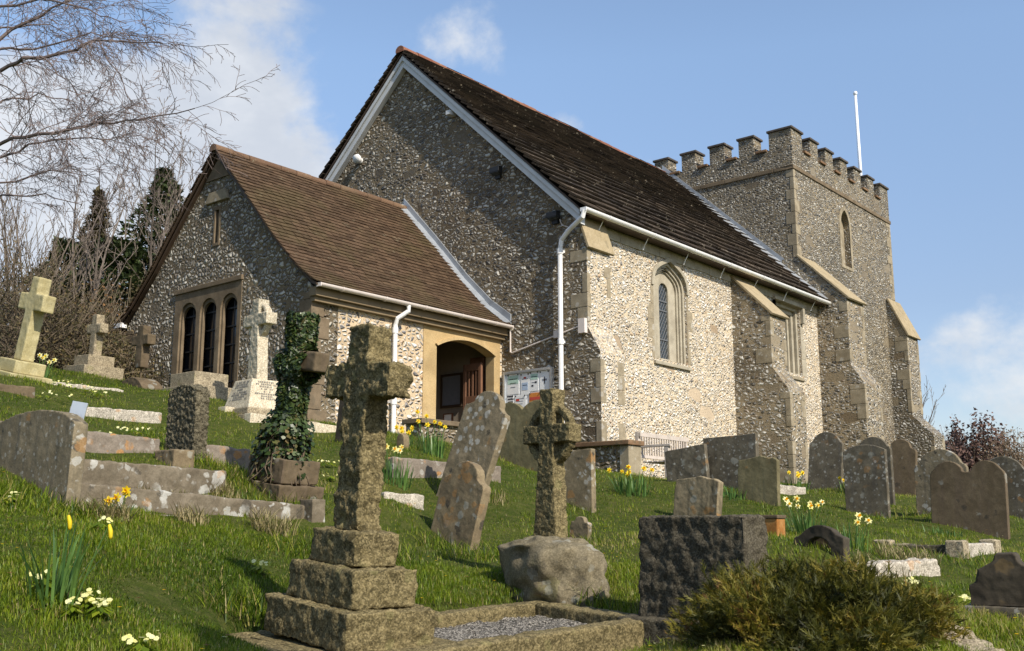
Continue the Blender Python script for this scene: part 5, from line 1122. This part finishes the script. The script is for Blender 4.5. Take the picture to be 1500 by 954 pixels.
# ------------------------------------------------------------------ grass
def in_poly(x,y):
    bad=((x>-4.3)&(x<0.1)&(y>1.6)&(y<6.7))|((x>-.05)&(x<9.6)&(y>-.03)&(y<8.3))|((x>9.4)&(x<15.9)&(y>.4)&(y<7.9))
    a=R(-8); ox,oy,_=P(512,946,5.2)+Vector((.26,.36,0)); dx,dy=x-ox,y-oy; lx=dx*math.cos(a)+dy*math.sin(a); ly=-dx*math.sin(a)+dy*math.cos(a)
    return bad|((lx>-.46)&(lx<1.86)&(ly>-.56)&(ly<.54))
def grass(N,r0,r1,hs,ws,name,mat,two,tall=None,power=1.0):
    u=rng.random(N); r=(r0**power+(r1**power-r0**power)*u)**(1/power); az=rng.uniform(-.78,.74,N); fx,fy=math.sin(AZ),math.cos(AZ)
    X=r*np.sin(az); Y=r*np.cos(az); x=CAMP[0]+X*math.sin(AZ)+Y*math.cos(AZ); y=CAMP[1]-X*math.cos(AZ)+Y*math.sin(AZ)
    k=~in_poly(x,y); x,y,r=x[k],y[k],r[k]; N=len(x); z=Gv(x,y)
    cl=np.sin(x*2.3+1.7*np.sin(y*1.9))*np.sin(y*2.9+1.3*np.sin(x*2.1)); cl2=np.sin(x*9+2*np.sin(y*7))*np.sin(y*8.3+1.5*np.sin(x*6.1))
    h=np.maximum(rng.uniform(*hs,N)*(1+.28*cl+.28*cl2),hs[0]*1.6); w=rng.uniform(*ws,N); a=rng.uniform(0,6.283,N)+.6*cl; ln=rng.uniform(.15,1.0,N)*h*.9
    t=np.clip(rng.normal(.57,.17,N)+.20*np.sin(x*.9+1.3*np.sin(y*.8))*np.sin(y*1.1+.7)+.10*cl+.09*cl2,0,1); dry=rng.random(N)<.07; t[dry]=rng.uniform(.88,1,dry.sum())
    dx,dy=np.cos(a),np.sin(a); px,py=-dy*w/2,dx*w/2
    base=np.c_[x,y,z-.01]
    A=base+np.c_[px,py,0*x]; B=base-np.c_[px,py,0*x]; tip=base+np.c_[dx*ln,dy*ln,h*(1-.25*ln/h)]
    me=bpy.data.meshes.new(name)
    if two:
        mid=base+np.c_[dx*ln*.35,dy*ln*.35,h*.58]; C=mid+.7*np.c_[px,py,0*x]; D=mid-.7*np.c_[px,py,0*x]; v=np.stack([A,B,D,C,tip],1).reshape(-1,3)
        i=np.arange(N)*5; lp=np.stack([i,i+1,i+2,i+3,i+3,i+2,i+4],1).ravel(); ls=np.stack([np.arange(N)*7,np.arange(N)*7+4],1).ravel(); lt=np.tile([4,3],N); rep=5
    else:
        v=np.stack([A,B,tip],1).reshape(-1,3); lp=np.arange(3*N); ls=np.arange(N)*3; lt=np.full(N,3); rep=3
    me.vertices.add(len(v)); me.vertices.foreach_set('co',v.ravel()); me.loops.add(len(lp)); me.loops.foreach_set('vertex_index',lp.astype(np.int32)); me.polygons.add(len(ls)); me.polygons.foreach_set('loop_start',ls.astype(np.int32)); me.polygons.foreach_set('loop_total',lt.astype(np.int32))
    at=me.attributes.new('tint','FLOAT','POINT'); at.data.foreach_set('value',np.repeat(t,rep).astype(np.float32)); me.materials.append(mat); me.update()
    o=bpy.data.objects.new(name,me); COL.objects.link(o); o['kind']='stuff'; return o
g=grass(330000,3.7,8.0,(.018,.058),(.003,.006),'near_grass',M['blade'],True,power=1.5); g['label']='long green spring grass with dry blades near the viewer'
g=grass(330000,7.5,26,(.02,.06),(.006,.011),'slope_grass',M['blade'],False,power=1.2); g['label']='green grass covering the churchyard slope'
def tufts(spots,name,mat,label):
    m=MB()
    for u,v,Y,n,s,h in spots:
        x0,y0=xy(u,v,Y)
        for i in range(n):
            a=random.uniform(0,6.28); k=s*math.sqrt(random.random()); x,y=x0+k*math.cos(a),y0+k*math.sin(a); blade_mb(m,x,y,G(x,y)-.01,h*random.uniform(.5,1.2),.006,random.uniform(0,6.28),random.uniform(.3,1.1),3,.7)
    o=m.build(name,mat,recalc=False); o['kind']='stuff'; o['label']=label
tufts([(165,762,7.0,160,.12,.16),(140,765,6.9,120,.10,.13),(400,786,8.0,260,.16,.17),(280,782,7.6,140,.12,.14),(200,690,8.0,120,.15,.10),(330,702,8.6,120,.12,.10),(260,700,8.3,60,.12,.12),(1330,826,8.6,200,.25,.15),(1290,850,7.9,120,.2,.12),(720,700,11.2,80,.2,.1)],'dry_grass',M['dry_blade'],'dry yellow grass tufts along the old kerbs')
tufts([(820,900,6.9,240,.35,.14),(700,830,8.6,240,.3,.14),(640,805,9.0,150,.25,.12),(560,800,8.0,220,.3,.13),(940,940,5.9,160,.15,.12),(1000,790,9.5,160,.4,.12),(440,820,7.5,200,.3,.12),(350,900,5.9,200,.2,.14),(290,680,9.3,100,.15,.12),(860,800,9.3,100,.15,.12),(1480,835,8.7,200,.4,.13),(60,760,6.8,260,.4,.13),(250,640,10.8,100,.4,.1),(375,725,8.9,200,.3,.13),(440,735,9.0,160,.25,.12),(340,705,9.2,120,.2,.12),(110,770,6.8,120,.15,.14),(520,812,8.2,120,.2,.12),(1100,940,5.8,120,.2,.14),(1240,725,14.8,80,.4,.12),(1310,775,12.8,100,.4,.12),(1150,752,11.8,80,.3,.1),(840,765,11.3,100,.3,.12)],'tall_grass',M['blade'],'taller green grass round the stones')
# small yellow wildflowers dotted in the turf
def dots(N,name,mat,label,r0,r1,s):
    r=rng.uniform(r0,r1,N); az=rng.uniform(-.5,.5,N); X=r*np.sin(az); Y=r*np.cos(az); x=CAMP[0]+X*math.sin(AZ)+Y*math.cos(AZ); y=CAMP[1]-X*math.cos(AZ)+Y*math.sin(AZ); k=~in_poly(x,y); x,y=x[k],y[k]; N=len(x)
    m=MB()
    for a,b,zz in zip(x,y,Gv(x,y)):
        c=Vector((a,b,zz+random.uniform(.03,.06))); m.tint=random.random()
        for q in range(6): t=6.283*q/6; e=Vector((math.cos(t),math.sin(t),.25)); f=Vector((-math.sin(t),math.cos(t),0)); m.af([m.av(c),m.av(c+e*s*.7+f*s*.35),m.av(c+e*s),m.av(c+e*s*.7-f*s*.35)])
    o=m.build(name,mat,recalc=False); o['kind']='stuff'; o['label']=label
dots(240,'wildflower_scatter',M['trumpet'],'small yellow wildflowers dotted in the turf',4.2,14,.011)
dots(170,'leaf_litter',M['beech_leaf'],'fallen brown leaves lying in the turf',4.0,14,.016)
dots(200,'daisy_scatter',M['petal_pale'],'tiny pale daisies dotted in the turf',4.2,13,.009)
# ------------------------------------------------------------------ light, sky, camera
SUN_EL=R(40); SAZ=R(12)          # sun almost due south, a little east: it grazes the east-facing stone
sd=Vector((-math.sin(SAZ)*math.cos(SUN_EL),-math.cos(SAZ)*math.cos(SUN_EL),math.sin(SUN_EL)))
L=bpy.data.lights.new('sun','SUN'); L.energy=5.0; L.angle=R(.53); L.color=(1,.93,.82); lo_=bpy.data.objects.new('sun',L); COL.objects.link(lo_); lo_.rotation_euler=sd.to_track_quat('Z','Y').to_euler()
w=bpy.data.worlds.new('World'); SC.world=w; w.use_nodes=True; t=w.node_tree; t.nodes.clear(); n=NT('',t)
out=n.nd('ShaderNodeOutputWorld'); bg=n.nd('ShaderNodeBackground'); t.links.new(bg.outputs[0],out.inputs[0])
sky=n.nd('ShaderNodeTexSky',sky_type='NISHITA',sun_disc=False,sun_elevation=SUN_EL,sun_rotation=math.atan2(sd.x,sd.y),air_density=1.0,dust_density=.5,ozone_density=1.6,altitude=80)
dirv=n.nd('ShaderNodeTexCoord').outputs['Generated']
def wd(u,v): p=P(u,v,100)-Vector(CAMP); return tuple(p.normalized())
nz=n.noise(5.5,7,.58,co=n.scaled(dirv,(1,1,1.6)),dist=.25); nz2=n.noise(20,6,.62,co=dirv)
acc=None
for u,v,rad,am in ((210,215,.17,1.25),(330,120,.10,1.1),(300,180,.12,1.4),(230,140,.10,1.3),(90,330,.2,1.2),(20,180,.15,1.0),(420,215,.07,.85),(390,270,.11,.9),(695,55,.060,.78),(660,85,.05,.65),(520,170,.075,.33),(832,186,.03,.72),(500,240,.06,.45),(1450,600,.12,.7),(1380,620,.10,.5),(1480,250,.075,.25),(1350,640,.16,.4),(950,238,.03,.4)):
    dd=n.nd('ShaderNodeVectorMath',{0:dirv,1:wd(u,v)},operation='DISTANCE').outputs['Value']; b=n.sm(dd,rad*1.35,0,0,am); acc=b if acc is None else n.math('MAXIMUM',acc,b)
field=n.math('ADD',acc,n.math('MULTIPLY',n.math('SUBTRACT',nz,.5),2.6)); field=n.math('ADD',field,n.math('MULTIPLY',n.math('SUBTRACT',nz2,.5),.7))
cl=n.sm(field,.30,.92); cl=n.math('MULTIPLY',cl,n.sm(acc,.0,.35))
shade=n.sm(n.noise(7,5,.6,co=n.scaled(dirv,(1,1,1.8))),.35,.65)
cloudc=n.mix(shade,(4.2,4.35,4.6),(5.4,5.45,5.5))
sepz=n.nd('ShaderNodeSeparateXYZ',{0:dirv}).outputs['Z']
skc=n.mix(1.0,n.mix(1.0,sky.outputs[0],(1.42,1.36,1.30),'MULTIPLY'),n.ramp(sepz,[(0,(.56,.56,.62)),(.20,(.68,.66,.70)),(.42,(1,1,1))]),'MULTIPLY')
col=n.mix(n.math('MULTIPLY',cl,.82),skc,cloudc)
t.links.new(col,bg.inputs['Color']); bg.inputs['Strength'].default_value=.13
cam=bpy.data.cameras.new('camera'); cam.sensor_width=36; cam.lens=36*FOC/1500; cam.clip_end=3000; cam.clip_start=.05
co=bpy.data.objects.new('camera',cam); COL.objects.link(co); co.location=CAMP; co.rotation_euler=(math.pi/2+TH,0,-math.atan2(math.cos(AZ),math.sin(AZ))); SC.camera=co
SC.view_settings.view_transform='Standard'; SC.view_settings.look='None'; SC.view_settings.exposure=.35; SC.view_settings.gamma=1; SC.view_settings.use_curve_mapping=False
SC.cycles.max_bounces=6; SC.cycles.transparent_max_bounces=6
